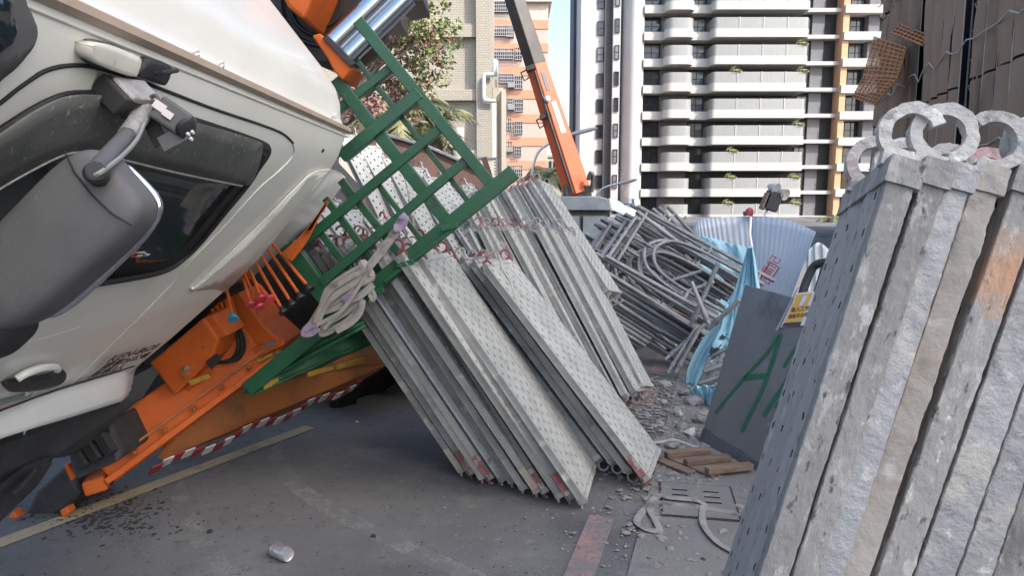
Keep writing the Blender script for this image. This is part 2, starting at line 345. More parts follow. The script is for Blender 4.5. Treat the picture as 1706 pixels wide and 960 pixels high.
MT['blue'] = M('blue_bracket', (.03, .06, .16), rough=.5)
MT['lamp_glass'] = M('cream_lamp_lens', (.66, .64, .56), (.58, .56, .49), 12, .25, layers=[((.34, .32, .27), 30, .6, .7)])
MT['ink'] = M('black_lettering', (.02, .02, .02), rough=.6)
MT['white_ink'] = M('white_lettering', (.55, .55, .55), rough=.6)
MT['teal'] = M('teal_sticker', (.06, .20, .21), (.25, .24, .22), 25, .5)
MT['tank'] = M('boom_black', (.022, .020, .020), (.05, .04, .035), 3, .45, .2)
# ================================================================ SETTING
def sheet(name, pts, z, mat):
    mb = MB(); mb.add([(p[0], p[1], z) for p in pts], [tuple(range(len(pts)))])
    o = mb.build(name, mat, smooth=0); o['kind'] = 'structure'; return o
gm = MB(); gm.add([(-900, -300, 0), (900, -300, 0), (900, 1500, 0), (-900, 1500, 0)], [(0, 1, 2, 3)])
g = gm.build('road', MT['asphalt'], smooth=0); g['kind'] = 'structure'
ROAD_D = (G(1103, 600) - G(973, 940)); ROAD_D.z = 0; ROAD_D.normalize(); ROAD_N = V((ROAD_D.y, -ROAD_D.x, 0))
def strip(name, a, b, w, z, mat):
    d = (b - a); d.z = 0; d.normalize(); n = V((d.y, -d.x, 0)) * w / 2
    return sheet(name, [a - n, a + n, b + n, b - n], z, mat)
r0 = G(973, 940)
strip('red_kerb_line', r0 - ROAD_D * 2.5, r0 + ROAD_D * .48, .13, .004, MT['red_line'])
strip('red_kerb_line', r0 + ROAD_D * 2.55, r0 + ROAD_D * 3.1, .13, .004, MT['red_line'])
strip('red_kerb_line', r0 + ROAD_D * 3.7, r0 + ROAD_D * 12, .13, .004, MT['red_line'])
# the paved gutter strip right of the red line, slightly proud with a rough edge
edge = []
q0 = r0 + ROAD_N * .20
for i in range(90):
    t = -3 + i * .25; edge.append(q0 + ROAD_D * t + ROAD_N * (.018 * mnoise.noise(V((t * 3, 2, 1)))))
pts = edge + [q0 + ROAD_D * 19 + ROAD_N * 30, q0 - ROAD_D * 3 + ROAD_N * 30]
sheet('gutter_paving', pts, .008, MT['concrete'])
ya, yb = G(-60, 929), G(517, 712)
strip('yellow_road_line', ya, yb, .105, .004, MT['yellow_line'])
# tyre scuff: a faint pale arc left on the asphalt
MT['scuff'] = M('pale_tyre_scuff', (.19, .189, .186), (.165, .165, .164), 7, .95, world_co=True, layers=[((.13, .131, .132), 6, .42, .56), ((.12, .121, .122), 60, .5, .62)], spec=.2)
for pp, w_, z_ in (([(468, 735), (462, 770), (500, 815), (570, 860), (660, 905), (760, 950), (840, 985)], .06, .0009), ([(300, 800), (305, 850), (340, 910), (400, 975)], .05, .0009)):
    arc = cr([G(*p) for p in pp], 8); mb = MB(); L_, R_ = [], []
    for i, p in enumerate(arc):
        d = arc[min(i + 1, len(arc) - 1)] - arc[max(i - 1, 0)]; d.z = 0; d.normalize(); n = V((d.y, -d.x, 0)) * w_ * (.85 + .3 * mnoise.noise(V((i * .9, w_ * 99, 0)))) * min(1, .1 + i / 6, .1 + (len(arc) - 1 - i) / 6)
        L_.append((p.x - n.x, p.y - n.y, z_)); R_.append((p.x + n.x, p.y + n.y, z_))
    k = len(arc); mb.add(L_ + R_, [(i, i + 1, k + i + 1, k + i) for i in range(k - 1)])
    o = mb.build('tyre_scuff', MT['scuff'], smooth=0); o['kind'] = 'structure'

# ---------------------------------------------------------------- apartment tower
TY = 88.0
def tx(px): return (px - 853) / FPX * TY * (1 / 1.0)
FH = 3.2
def tz(py): return W(1100, py, TY).z
Z0 = tz(20.5) - 9 * FH                      # bottom of the slab bands: floor k band starts at Z0 + k*FH
tower = thing('apartment_tower', (tx(1200), TY, 0), 'tall white and dark grey apartment tower with stacked balconies and an orange pillar', 'building')
NF = 12
XR = tx(1500)
MB().abox((tx(1062), TY + 2.2, 0), (XR, TY + 16, NF * FH + 3)).build('wall', MT['tower_dark'], tower, 0)
MB().abox((tx(967), TY + 2.5, 0), (tx(1061), TY + 15, NF * FH + 3)).build('side_wall', MT['tower_col'], tower, 0)
MB().abox((tx(962), TY + 9, 0), (tx(967.2), TY + 15, NF * FH + 1)).build('side_cladding', MT['tower_dark'], tower, 0)
# curved white corner column
mb = MB(); cx0, cx1 = tx(1034), tx(1067)
prof = [(cx0 + (cx1 - cx0) * t, TY + .1 + 1.6 * (2 * t - 1) ** 2 * (1 if t < .5 else .35)) for t in [i / 12 for i in range(13)]] + [(cx1, TY + 3), (cx0, TY + 3)]
mb.prism([(x, y, 0) for x, y in prof], (0, 0, NF * FH + 3)); mb.build('corner_column', MT['tower_col'], tower)
mb = MB(); mb.abox((tx(1018), TY + 1.2, 0), (tx(1030), TY + 2.6, NF * FH + 3)); mb.build('pier', MT['tower_col'], tower, 0)
MB().abox((tx(1005), TY + 1.9, 0), (tx(1018), TY + 2.6, NF * FH + 2)).build('dark_strip', MT['tower_dark'], tower, 0)
MB().abox((tx(1030), TY + 1.8, 0), (tx(1034), TY + 2.6, NF * FH + 2)).build('dark_strip', MT['tower_dark'], tower, 0)
MB().abox((tx(1386), TY + .3, 0), (tx(1396), TY + 2.3, NF * FH + 3)).build('orange_pillar', MT['tower_orange'], tower, 0)
MB().abox((tx(1344), TY + 1.7, 0), (tx(1364), TY + 2.3, NF * FH + 2)).build('grey_wall', MT['tower_grey'], tower, 0)
MB().abox((tx(1431), TY + .9, 0), (tx(1448), TY + 2.3, NF * FH + 2)).build('grey_wall', MT['tower_grey'], tower, 0)
MB().abox((tx(1097), TY + 1.9, 0), (tx(1144), TY + 2.3, NF * FH + 2)).build('grey_wall', MT['tower_grey'], tower, 0)
def win_meshes(w, h, cols, rows, fr=.07):
    f = MB(); d = .08
    f.abox((0, -d, 0), (fr, d, h)); f.abox((w - fr, -d, 0), (w, d, h)); f.abox((fr, -d, 0), (w - fr, d, fr)); f.abox((fr, -d, h - fr), (w - fr, d, h))
    for c in range(1, cols): f.abox((w * c / cols - fr / 2, -d * .8, fr), (w * c / cols + fr / 2, d * .8, h - fr))
    for r in range(1, rows): f.abox((fr, -d * .7, h * r / rows - fr / 2), (w - fr, d * .7, h * r / rows + fr / 2))
    return f.mesh('window', MT['win_frame'], 0), MB().abox((fr * .5, .0, fr * .5), (w - fr * .5, .02, h - fr * .5)).mesh('pane', MT['win_glass'], 0)
wins = [(1069, 1096, 1.05, 2.0, 2, 2, 2.05), (1146, 1170, 1.05, 1.95, 2, 2, 2.05), (1325, 1343, 1.0, 2.1, 2, 2, 2.05), (1397, 1429, 1.0, 2.1, 3, 2, 2.05), (1449, 1458, 1.0, 2.1, 1, 2, 2.05), (994, 1004.5, 1.1, 1.7, 1, 2, 2.4), (1020.5, 1028, 1.1, 1.7, 1, 2, 1.1)]
wm = [win_meshes(tx(b) - tx(a), h, c, r) for a, b, z, h, c, r, y in wins]
MT['win_pale'] = M('curtain_glare_glass', (.16, .17, .18), rough=.15, spec=.7)  # paler panes stand for curtains and for whitish reflections
pm2 = {}
for fm, pm in wm:
    c_ = pm.copy(); c_.materials.clear(); c_.materials.append(MT['win_pale']); pm2[pm.name] = c_
def place(me, name, parent, loc):
    o = bpy.data.objects.new(name, me); COL.objects.link(o); o.parent = parent
    off = V((0, 0, 0)); p = parent
    while p is not None: off += p.location; p = p.parent
    o.location = V(loc) - off; return o
# louvred utility screens
lw = tx(1385) - tx(1365)
lm = MB()
for i in range(9): lm.abox((0, 0, .1 + i * .24), (lw, .06, .22 + i * .24))
louv = lm.mesh('louvre_screen', MT['win_frame'], 0)
# balcony shapes
def bal(x0, x1, dep, r, zlo, zhi, th=.0):
    n = 5; P = [(x0, 2.0)]
    for i in range(n + 1): a = math.pi + i / n * math.pi / 2; P.append((x0 + r + r * math.cos(a), -dep + r + r * math.sin(a)))
    for i in range(n + 1): a = 1.5 * math.pi + i / n * math.pi / 2; P.append((x1 - r + r * math.cos(a), -dep + r + r * math.sin(a)))
    P.append((x1, 2.0))
    if not th: return MB().prism([(x, y, zlo) for x, y in P], (0, 0, zhi - zlo))
    mb = MB(); n = len(P); c = ((x0 + x1) / 2, 1.0)
    I = [(x + (th if x < c[0] else -th), y + (th if y < .5 else 0)) for x, y in P]
    vs = [(x, y, zlo) for x, y in P] + [(x, y, zhi) for x, y in P] + [(x, y, zlo) for x, y in I] + [(x, y, zhi) for x, y in I]
    fs = []
    for i in range(n - 1): fs += [(i, i + 1, n + i + 1, n + i), (2 * n + i + 1, 2 * n + i, 3 * n + i, 3 * n + i + 1), (n + i, n + i + 1, 3 * n + i + 1, 3 * n + i)]
    return mb.add(vs, fs)
w1 = tx(1142) - tx(1097); w2 = tx(1323) - tx(1171)
sm_small = bal(0, w1, 1.5, .9, 0, 1.0).mesh('balcony', MT['tower_white'])
rl_small = bal(.04, w1 - .04, 1.46, .88, 1.0, 2.25, .06).mesh('railing', MT['tower_rail'])
sm_long = bal(0, w2, 1.5, .5, 0, 1.0).mesh('balcony', MT['tower_white'])
rl_long = bal(.04, w2 - .04, 1.46, .48, 1.0, 2.3, .06).mesh('railing', MT['tower_rail'])
post_me = MB().abox((-.05, -1.52, 1.0), (.05, -1.4, 2.34)).mesh('railing_post', MT['tower_white'], 0)
sl = MB().abox((tx(1066), .2, 0), (tx(1324), 2.3, .98)); sl_me = sl.mesh('slab', MT['tower_white'], 0)
sl2 = MB().abox((tx(1324), .9, .35), (tx(1386), 2.3, .8)); sl2_me = sl2.mesh('recess_slab', MT['tower_white'], 0)
sl3 = MB().abox((tx(1387), .0, 0), (XR, 2.3, .98)); sl3_me = sl3.mesh('slab', MT['tower_white'], 0)
sl4 = MB().abox((tx(970), 2.25, 0), (tx(1005), 2.6, .5)); sl4_me = sl4.mesh('band', MT['tower_col'], 0)
planter_l = []
for k in range(NF):
    z = Z0 + k * FH
    if z < -1.2: continue
    place(sl_me, 'slab', tower, (0, TY, z)); place(sl2_me, 'recess_slab', tower, (0, TY, z)); place(sl3_me, 'slab', tower, (0, TY, z))
    b = place(sm_small, 'balcony', tower, (tx(1097), TY, z)); place(rl_small, 'railing', b, (tx(1097), TY, z))
    b = place(sm_long, 'balcony', tower, (tx(1171), TY, z)); place(rl_long, 'railing', b, (tx(1171), TY, z)); [place(post_me, 'railing_post', b, (tx(1171) + w2 * t_, TY, z)) for t_ in (.27, .52, .77)]
    for (a, bb, zz, h, c, r, y), (fm, pm) in zip(wins, wm):
        wz = z + zz
        w = place(fm, 'window', tower, (tx(a), TY + y, wz)); place(pm if random.random() < .55 else pm2[pm.name], 'pane', w, (tx(a), TY + y, wz))
    place(louv, 'louvre_screen', tower, (tx(1365), TY + 2.1, z + .9))
# balcony greenery
def tuft(n, s, mats):
    mb = MB()
    for i in range(n):
        p = V((random.gauss(0, s * .5), random.gauss(0, s * .2), abs(random.gauss(0, s * .4)))); a = V((random.uniform(-1, 1), random.uniform(-1, 1), random.uniform(-.3, 1))).normalized() * s * .28
        b = a.orthogonal().normalized() * s * .1
        mb.add([p - a - b * .2, p - b, p + a, p + b], [(0, 1, 2, 3)], i % len(mats))
    return mb.mesh('foliage', mats, 0)
tf = tuft(70, .8, [MT['leaf'], MT['leaf2']])
for k in range(1, 10):
    for px in (1207, 1313):
        if random.random() < .35:
            place(tf, 'balcony_plant', tower, (tx(px + random.uniform(-3, 3)), TY - 1.3, Z0 + k * FH + 2.25))['kind'] = 'stuff'

# ---------------------------------------------------------------- pink apartment block
PY = 80.0
def bx(px, Y): return (px - 853) / FPX * Y
pink = thing('pink_apartment_block', (bx(860, PY), PY, 0), 'pink tiled apartment block with salmon bands and barred windows', 'building')
xa, xb = bx(770, PY), bx(911, PY)
ztop = W(900, 10, PY).z
MB().abox((xa, PY, 0), (xb, PY + 12, ztop - 2)).build('wall', MT['pink'], pink, 0)
MB().abox((xa, PY + .05, ztop - 2), (xb, PY + 12, ztop + .4)).build('upper_wall', MT['pink_top'], pink, 0)
MB().abox((xa - .4, PY - .5, ztop + .4), (xb + .4, PY + 12.5, ztop + 1.0)).build('cornice', MT['pink_top'], pink, 0)
MB().prism([(xa - .5, PY - .7, ztop + 1.0), (xb + .5, PY - .7, ztop + 1.0), (xb - 1.4, PY + 3, ztop + 2.2), (xa + 2, PY + 3, ztop + 2.2)], (0, .25, .3)).build('roof', MT['green_roof'], pink, 0)
fh = 39 / FPX * PY
pz = [W(860, y, PY).z for y in (33, 72, 111, 150, 190, 229, 268, 307)]
for z in pz: MB().abox((xa, PY - .08, z - .95), (xb + .06, PY + .02, z)).build('band', MT['salmon'], pink, 0)
def grille_mesh(w, h, dep=.5, nb=8):
    mb = MB()
    for i in range(nb + 1): mb.abox((w * i / nb - .025, -dep, 0), (w * i / nb + .025, -dep + .05, h))
    for j in range(4): mb.abox((0, -dep - .01, h * j / 3 - .03), (w, -dep + .06, h * j / 3 + .03))
    for x in (0, w): [mb.abox((x - .03, -dep, h * j / 3 - .03), (x + .03, 0, h * j / 3 + .03)) for j in range(4)]
    return mb.mesh('grille', MT['grille'], 0)
pw = [(822, 852, 12, 1.1), (857, 868, 12, 1.1), (845, 856, 52, 1.3), (822, 854, 52, 1.1), (858, 869, 90, 1.35), (821, 855, 90, 1.15), (857, 870, 138, 1.4), (832, 855, 131, 1.0), (857, 871, 176, 1.3), (845, 854, 172, 1.0), (857, 870, 213, 1.35), (843, 852, 207, 1.3), (857, 868, 252, 1.1), (842, 853, 245, 1.2), (841, 870, 285, 1.2)]
for a, b, y, h in pw:
    w = bx(b, PY) - bx(a, PY); z = W(860, y, PY).z - h / 2
    fm, pm = win_meshes(w, h, max(2, int(w / .7)), 1, .06)
    wo_ = place(fm, 'window', pink, (bx(a, PY), PY - .04, z)); place(pm, 'pane', wo_, (bx(a, PY), PY - .06, z)); place(grille_mesh(w, h, .45, max(3, int(w / .22))), 'grille', wo_, (bx(a, PY), PY - .05, z))
for a, y in ((846, 133), (843, 240), (846, 170)):
    place(MB().abox((0, -.75, 0), (.75, -.05, .55)).mesh('air_conditioner', MT['tower_rail'], 0), 'air_conditioner', pink, (bx(a, PY), PY, W(860, y, PY).z - .9))

# ---------------------------------------------------------------- tile-faced building
def tile_mat(name, c1, c2, cm, bw, bh):
    m = bpy.data.materials.new(name); m.use_nodes = True; nt = m.node_tree; b = nt.nodes['Principled BSDF']; b.inputs['Roughness'].default_value = .75
    geo = nt.nodes.new('ShaderNodeNewGeometry'); sp = nt.nodes.new('ShaderNodeSeparateXYZ'); cb = nt.nodes.new('ShaderNodeCombineXYZ')
    nt.links.new(geo.outputs['Position'], sp.inputs[0]); nt.links.new(sp.outputs[0], cb.inputs[0]); nt.links.new(sp.outputs[2], cb.inputs[1])
    br = nt.nodes.new('ShaderNodeTexBrick'); br.inputs['Color1'].default_value = (*c1, 1); br.inputs['Color2'].default_value = (*c2, 1); br.inputs['Mortar'].default_value = (*cm, 1)
    br.inputs['Scale'].default_value = 1; br.inputs['Brick Width'].default_value = bw; br.inputs['Row Height'].default_value = bh; br.inputs['Mortar Size'].default_value = .02; br.inputs['Mortar Smooth'].default_value = .4
    nt.links.new(cb.outputs[0], br.inputs['Vector']); nt.links.new(br.outputs[0], b.inputs['Base Color'])
    bp = nt.nodes.new('ShaderNodeBump'); bp.inputs['Strength'].default_value = .6; bp.inputs['Distance'].default_value = .02; bp.invert = True
    nt.links.new(br.outputs['Fac'], bp.inputs['Height']); nt.links.new(bp.outputs[0], b.inputs['Normal'])
    return m
MT['tile'] = tile_mat('tan_wall_tiles', (.40, .36, .29), (.37, .335, .27), (.30, .275, .225), .24, .13)
LY = 40.0
tile = thing('tiled_building', (bx(740, LY), LY, 0), 'windowless beige tile-clad building with recessed wall panels behind the tree', 'building')
H = 20
MB().abox((bx(480, LY), LY + .5, 0), (bx(796, LY), LY + 9, H)).build('wall', MT['tile'], tile, 0)
MB().abox((bx(795.5, LY), LY - .1, 0), (bx(818, LY), LY + 9.1, H)).build('pilaster', MT['tile'], tile, 0)
for y0, y1 in ((38, 60), (148, 166), (-60, -30)):
    za, zb = W(700, y1, LY).z, W(700, y0, LY).z
    MB().abox((bx(480, LY), LY + .12, za), (bx(795, LY), LY + .5, zb)).build('spandrel', MT['tile'], tile, 0)
MB().abox((bx(480, LY), LY + .05, 0), (bx(795, LY), LY + .5, W(700, 250, LY).z)).build('plinth', MT['beige'], tile, 0)
MB().abox((bx(763, LY), LY - .02, W(700, 245, LY).z), (bx(774, LY), LY + .1, W(700, 212, LY).z)).build('door', MT['pipe'], tile, 0)

annex = thing('annex_block', (bx(825, 44), 44, 0), 'narrow beige annex with pale blank panel beside the tiled building', 'building')
AY = 44
MB().abox((bx(812, AY), AY, 0), (bx(838, AY), AY + 6, W(830, 146, AY).z)).build('wall', MT['beige'], annex, 0)
MB().abox((bx(814, AY), AY - .1, 0), (bx(829.5, AY), AY + .02, W(830, 170, AY).z)).build('blank_panel', MT['pipe'], annex, 0)
MB().abox((bx(836, AY), AY - .4, 0), (bx(843, AY), AY + 3, W(830, 150, AY).z)).build('fin', MT['beige'], annex, 0)
MB().abox((bx(829, AY), AY - .12, 0), (bx(831, AY), AY - .02, W(830, 168, AY).z)).build('gap_strip', MT['tower_grey'], annex, 0)
tank = thing('water_tank', W(823, 128, 41.5), 'small silver cylindrical water tank above the annex', 'water tank')
t0 = W(823, 128, 43.5); MB().lathe(t0, (0, 0, 1), [(.28, -.02), (.29, 0), (.3, .3), (.3, .95), (.27, 1.0)], 20).build('tank_shell', MT['zinc'], tank)
mb = MB(); zt = W(830, 146, AY).z
for dx in (-.22, .22):
    for dy in (-.2, .2): mb.tube([t0 + V((dx, dy, 0)), V((t0.x + dx, t0.y + dy, zt - .3))], .03, 6)
mb.build('stand', MT['grille'], tank)
duct = thing('wall_duct', W(806, 168, 39.7), 'white square-bent duct on the corner of the tiled building', 'duct')
mb = MB(); mb.tube(cr([W(822, 124, 39.7), W(810, 124, 39.7), W(806.5, 127, 39.7), W(806, 145, 39.7), W(806.5, 163, 39.7), W(811, 167, 39.7), W(826, 168, 39.7)], 5), .11, 10); mb.build('pipe', MT['pipe'], duct)
lv = thing('louvred_box', W(812, 300, 24), 'yellowish louvred metal screen in grey frame behind the green rack', 'screen')
a = W(795, 262, 24); b_ = W(829, 312, 24)
mb = MB()
for i in range(10): z = b_.z + (a.z - b_.z) * i / 10; mb.box((a.x, 24, z), (1, 0, 0), (0, 1, .4), (0, 0, 1), (0, 0, 0), (b_.x - a.x, .05, .05))
mb.build('slat', MT['pink_top'], lv, 0)
mb = MB(); mb.abox((a.x, 23.95, a.z - .06), (b_.x, 24.1, a.z)); mb.abox((b_.x - .06, 23.94, 0), (b_.x, 24.11, a.z + .02)); mb.abox((a.x - .02, 23.94, 0), (a.x + .05, 24.11, a.z + .01)); mb.build('frame', MT['tower_grey'], lv, 0)
far = thing('distant_low_block', (bx(921, 130), 130, 0), 'distant low pinkish block in the gap under the crane boom', 'building')
zf = W(920, 262, 130).z
MB().abox((bx(903, 130), 130, 0), (bx(945, 130), 138, zf)).build('wall', MT['pink_top'], far, 0)
MB().abox((bx(903, 130) - .2, 129.8, zf), (bx(945, 130) + .2, 138.2, zf + .4)).build('parapet', MT['beige'], far, 0)
for i in range(5): 
    for j in range(2): MB().abox((bx(907 + i * 7, 130), 129.9, zf - 1.9 - j * 3.2), (bx(911 + i * 7, 130), 130.05, zf - .7 - j * 3.2)).build('window', MT['win_glass'], far, 0)
# ---------------------------------------------------------------- netted building on the right
NB_OFF = 8.5
NBD, NBN = ROAD_D.copy(), ROAD_N.copy()
def nb(al, off, z): return NBD * al + NBN * (NB_OFF + off) + V((0, 0, z))
# far end of the facade: where it crosses the column seen at px 1458
r = ray(1458, 240); k_ = NB_OFF / (r.x * NBN.x + r.y * NBN.y); AL1 = (r * k_).dot(NBD)
net = thing('netted_building', nb(AL1 - 10, 0, 0), 'tall building under construction wrapped in dark brown scaffold netting', 'building')
AL0, NH = AL1 * .42, 24
def nbox(mb, a0, a1, o0, o1, z0, z1): return mb.box((0, 0, 0), NBD, NBN, (0, 0, 1), (a0, NB_OFF + o0, z0), (a1, NB_OFF + o1, z1))
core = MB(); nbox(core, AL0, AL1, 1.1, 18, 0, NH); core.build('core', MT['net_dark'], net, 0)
gaps = []
for px in (1533, 1617):
    r = ray(px, 120); kk = NB_OFF / (r.x * NBN.x + r.y * NBN.y); gaps.append((r * kk).dot(NBD))
PW = 1.25
al = AL1; i = 0
def inv_gap(a0, a1): return any(a0 < gq < a1 for gq in gaps)
while al > AL0:
    a0, a1 = al - PW, al; al = a0; i += 1
    if inv_gap(a0, a1):
        # open bay: scaffold lattice
        mb = MB()
        for zz in range(0, 24): 
            z = zz * 1.0
            mb.tube([nb(a0 + .1, .25, z), nb(a1 - .1, .25, z + 1)], .025, 5); mb.tube([nb(a1 - .1, .3, z), nb(a0 + .1, .3, z + 1)], .025, 5)
            if zz % 2 == 0: mb.tube([nb(a0, .2, z), nb(a1, .2, z)], .03, 5)
        for a in (a0 + .05, a1 - .05): mb.tube([nb(a, .2, 0), nb(a, .2, 24)], .035, 5)
        mb.build('scaffold_lattice', MT['tube'], net); continue
    for zi in range(0, NH, 6):
        ph = random.uniform(0, 6)
        def fn(u, v, a0=a0, zi=zi, ph=ph): 
            return nb(a0 + .03 + u * (PW - .06), -.05 - .17 * math.sin(math.pi * u) * (1 + .4 * math.sin(ph + v * 4)) + .10 * mnoise.noise(V((a0 * 1.3 + u, zi * .6 + v * 4, 3))), zi + .04 + v * 5.92)
        mb = MB(); mb.grid(fn, 6, 14); mb.build('net_panel', MT['net'], net, 60)
    mb = MB(); mb.tube([nb(a0, -.04, 0), nb(a0 + .0, -.04, NH)], .014 if i % 2 else .024, 5); mb.build('scaffold_pole', MT['net_line'], net)
for z, al_a in ((7.2, AL0), (12.6, AL0), (3.4, AL0), (18.2, AL0)):
    n = 34; pts = [nb(AL0 + (AL1 - AL0) * t / n, -.3, z + .35 * abs(math.sin(t * .9)) - .2 * (t % 3 == 0)) for t in range(n + 1)]
    MB().tube(pts, .028, 5).build('lifting_rope', MT['net_line'], net)
# end face of the netted building and an unseen tower added to shade the wreck
mb = MB(); nbox(mb, AL1, AL1 + .3, .1, 18, 0, NH); mb.build('end_netting', MT['net'], net, 0)
low = thing('added_shade_tower', (29, -25, 0), 'unseen plain tower added behind the camera to shade the wreck', 'building')
SH = V((math.sin(SUN_AZ), math.cos(SUN_AZ), 0)); SP = V((-SH.y, SH.x, 0))
def sbox(mb, q0, q1, p0, p1, z0, z1): return mb.box((0, 0, 0), SH, SP, (0, 0, 1), (q0, p0, z0), (q1, p1, z1))
mb = MB(); sbox(mb, 38, 50, -4.5, 9.2, 0, 43.5); mb.build('wall', MT['tower_white'], low, 0)
for k in range(13):
    for j in range(5):
        mb = MB(); sbox(mb, 37.95, 38.05, -3.6 + j * 2.5, -2.0 + j * 2.5, 1.2 + k * 3.2, 3.0 + k * 3.2); mb.build('window', MT['win_glass'], low, 0)
# bent orange catch platform hanging off the netted corner
plat = thing('bent_catch_platform', W(1460, 150, 36), 'bent rusty orange mesh catch platform hanging from the netted building corner', 'platform')
def lattice(cs, nu, nv, nm):
    c = [V(p) for p in cs]
    f = lambda u, v: (c[0] * (1 - u) + c[1] * u) * (1 - v) + (c[3] * (1 - u) + c[2] * u) * v
    nr = (c[1] - c[0]).cross(c[3] - c[0]).normalized()
    m1 = MB().grid(f, 6, 6); m1.build(nm, MT['orange_net'], plat, 0, solid=.03)
    for i in range(nu + 1): MB().beam(f(i / nu, 0) - nr * .06, f(i / nu, 1) - nr * .06, .04, .05).build('bar', MT['orange_bar'], plat, 0)
    for j in range(nv + 1): MB().beam(f(0, j / nv) - nr * .1, f(1, j / nv) - nr * .1, .035, .04).build('bar', MT['orange_bar'], plat, 0)
lattice([W(1500, 42, 35), W(1553, 63, 31.5), W(1537, 77, 31.2), W(1487, 56, 34.6)], 8, 3, 'mesh_panel')
lattice([W(1458, 62, 37), W(1512, 80, 33.5), W(1498, 128, 33), W(1441, 125, 36)], 7, 8, 'mesh_panel')
lattice([W(1441, 127, 36), W(1498, 130, 33), W(1458, 176, 33), W(1422, 163, 35.6)], 7, 8, 'mesh_panel')

# ---------------------------------------------------------------- street lamps
def lamp(pts, r, head, label, base):
    t = thing('street_lamp', base, label, 'street lamp', 'street lamps')
    MB().tube(cr(pts, 6), r, 8).build('pole', MT['lamp_pole'], t)
    h0, h1 = head; mb = MB(); mb.tube([h0, h0.lerp(h1, .3), h0.lerp(h1, .8), h1], [r * .9, r * 1.7, r * 1.5, r * .5], 8); mb.build('lamp_head', MT['tower_col'], t)
p = [V((W(886, 340, 32).x, 32, 0)), W(886, 300, 32), W(889, 275, 32), W(898, 252, 32), W(920, 236, 32), W(950, 224, 32)]
lamp(p, .06, (W(950, 224, 32), W(995, 213, 32)), 'curved street lamp rising in front of the crane boom', p[0])
p = [V((W(994, 340, 40).x, 40, 0)), W(994, 330, 40), W(998, 320, 40), W(1008, 312, 40), W(1030, 306, 40)]
lamp(p, .06, (W(1030, 306, 40), W(1062, 299, 40)), 'curved street lamp behind the crane cab against the white tower', p[0])
p = [V((W(1139, 390, 50).x, 50, 0)), W(1139, 375, 50), W(1140, 364, 50)]
lamp(p, .07, (W(1140, 364, 50), W(1144, 360, 50)), 'short straight street lamp left of the blue hoarding', p[0])

# ---------------------------------------------------------------- trees and palms
def leafcloud(mb, cen, rad, n, size, nm, seed):
    rn = random.Random(seed)
    for i in range(n):
        while True:
            p = V((rn.uniform(-1, 1), rn.uniform(-1, 1), rn.uniform(-1, 1)))
            if p.length < 1: break
        p = V((p.x * rad[0], p.y * rad[1], p.z * rad[2])) + cen
        a = V((rn.gauss(0, 1), rn.gauss(0, 1), rn.gauss(-.5, .6))).normalized(); b = a.cross(V((rn.gauss(0, 1), rn.gauss(0, 1), rn.gauss(0, 1)))).normalized()
        s = size * rn.uniform(.6, 1.3); c = a.cross(b) * s * .12
        mb.add([p - a * s * .5, p - b * s * .38 + c, p + a * s * .6, p + b * s * .38 + c], [(0, 1, 2), (0, 2, 3)], nm(rn))
tree = thing('bauhinia_tree', V((-4.2, 14, 0)), 'leafy tree with green and dark red foliage behind the green rack', 'tree')
TYY = 13.5
mb = MB()
root = V((W(560, 340, TYY).x - .6, TYY, 0))
fork = W(560, 215, TYY)
mb.tube(cr([root, root.lerp(fork, .5) + V((.1, 0, 0)), fork], 5), [.17, .16, .15, .15, .14, .13, .12, .12, .11, .1, .1][:11], 9)
tips = [(705, 60), (740, 48), (690, 20), (640, 60), (600, 110), (650, 130), (690, 105), (700, 150), (610, 165), (640, 30), (575, 60), (665, 165), (720, -30), (620, -40), (560, 10), (712, 88)]
rn = random.Random(3)
for tpx, tpy in tips:
    e = W(tpx, tpy, TYY + rn.uniform(-.9, .9)); mid = fork.lerp(e, .5) + V((rn.uniform(-.2, .2), rn.uniform(-.2, .2), rn.uniform(-.05, .25)))
    mb.tube(cr([fork, mid, e], 4), [.07, .06, .05, .045, .035, .03, .022, .015, .01], 6)
mb.build('trunk', MT['bark'], tree)
mb = MB(); sd_ = 0
for tpx, tpy in tips:
    e = W(tpx, tpy, TYY + rn.uniform(-.6, .6)); sd_ += 1
    redness = .25 if tpx > 680 else .55
    if tpy > 90: redness += .15
    for q in range(6):
        c = e + V((rn.gauss(0, .2), rn.gauss(0, .3), rn.gauss(0, .2)))
        rd = redness + rn.uniform(-.3, .3)
        leafcloud(mb, c, (.24, .24, .17), 56, .085, lambda r, rd=rd: (2 if r.random() < rd else (1 if r.random() < .45 else 0)), sd_ * 31 + q)
mb.build('crown', [MT['leaf'], MT['leaf2'], MT['blossom']], tree, 0)
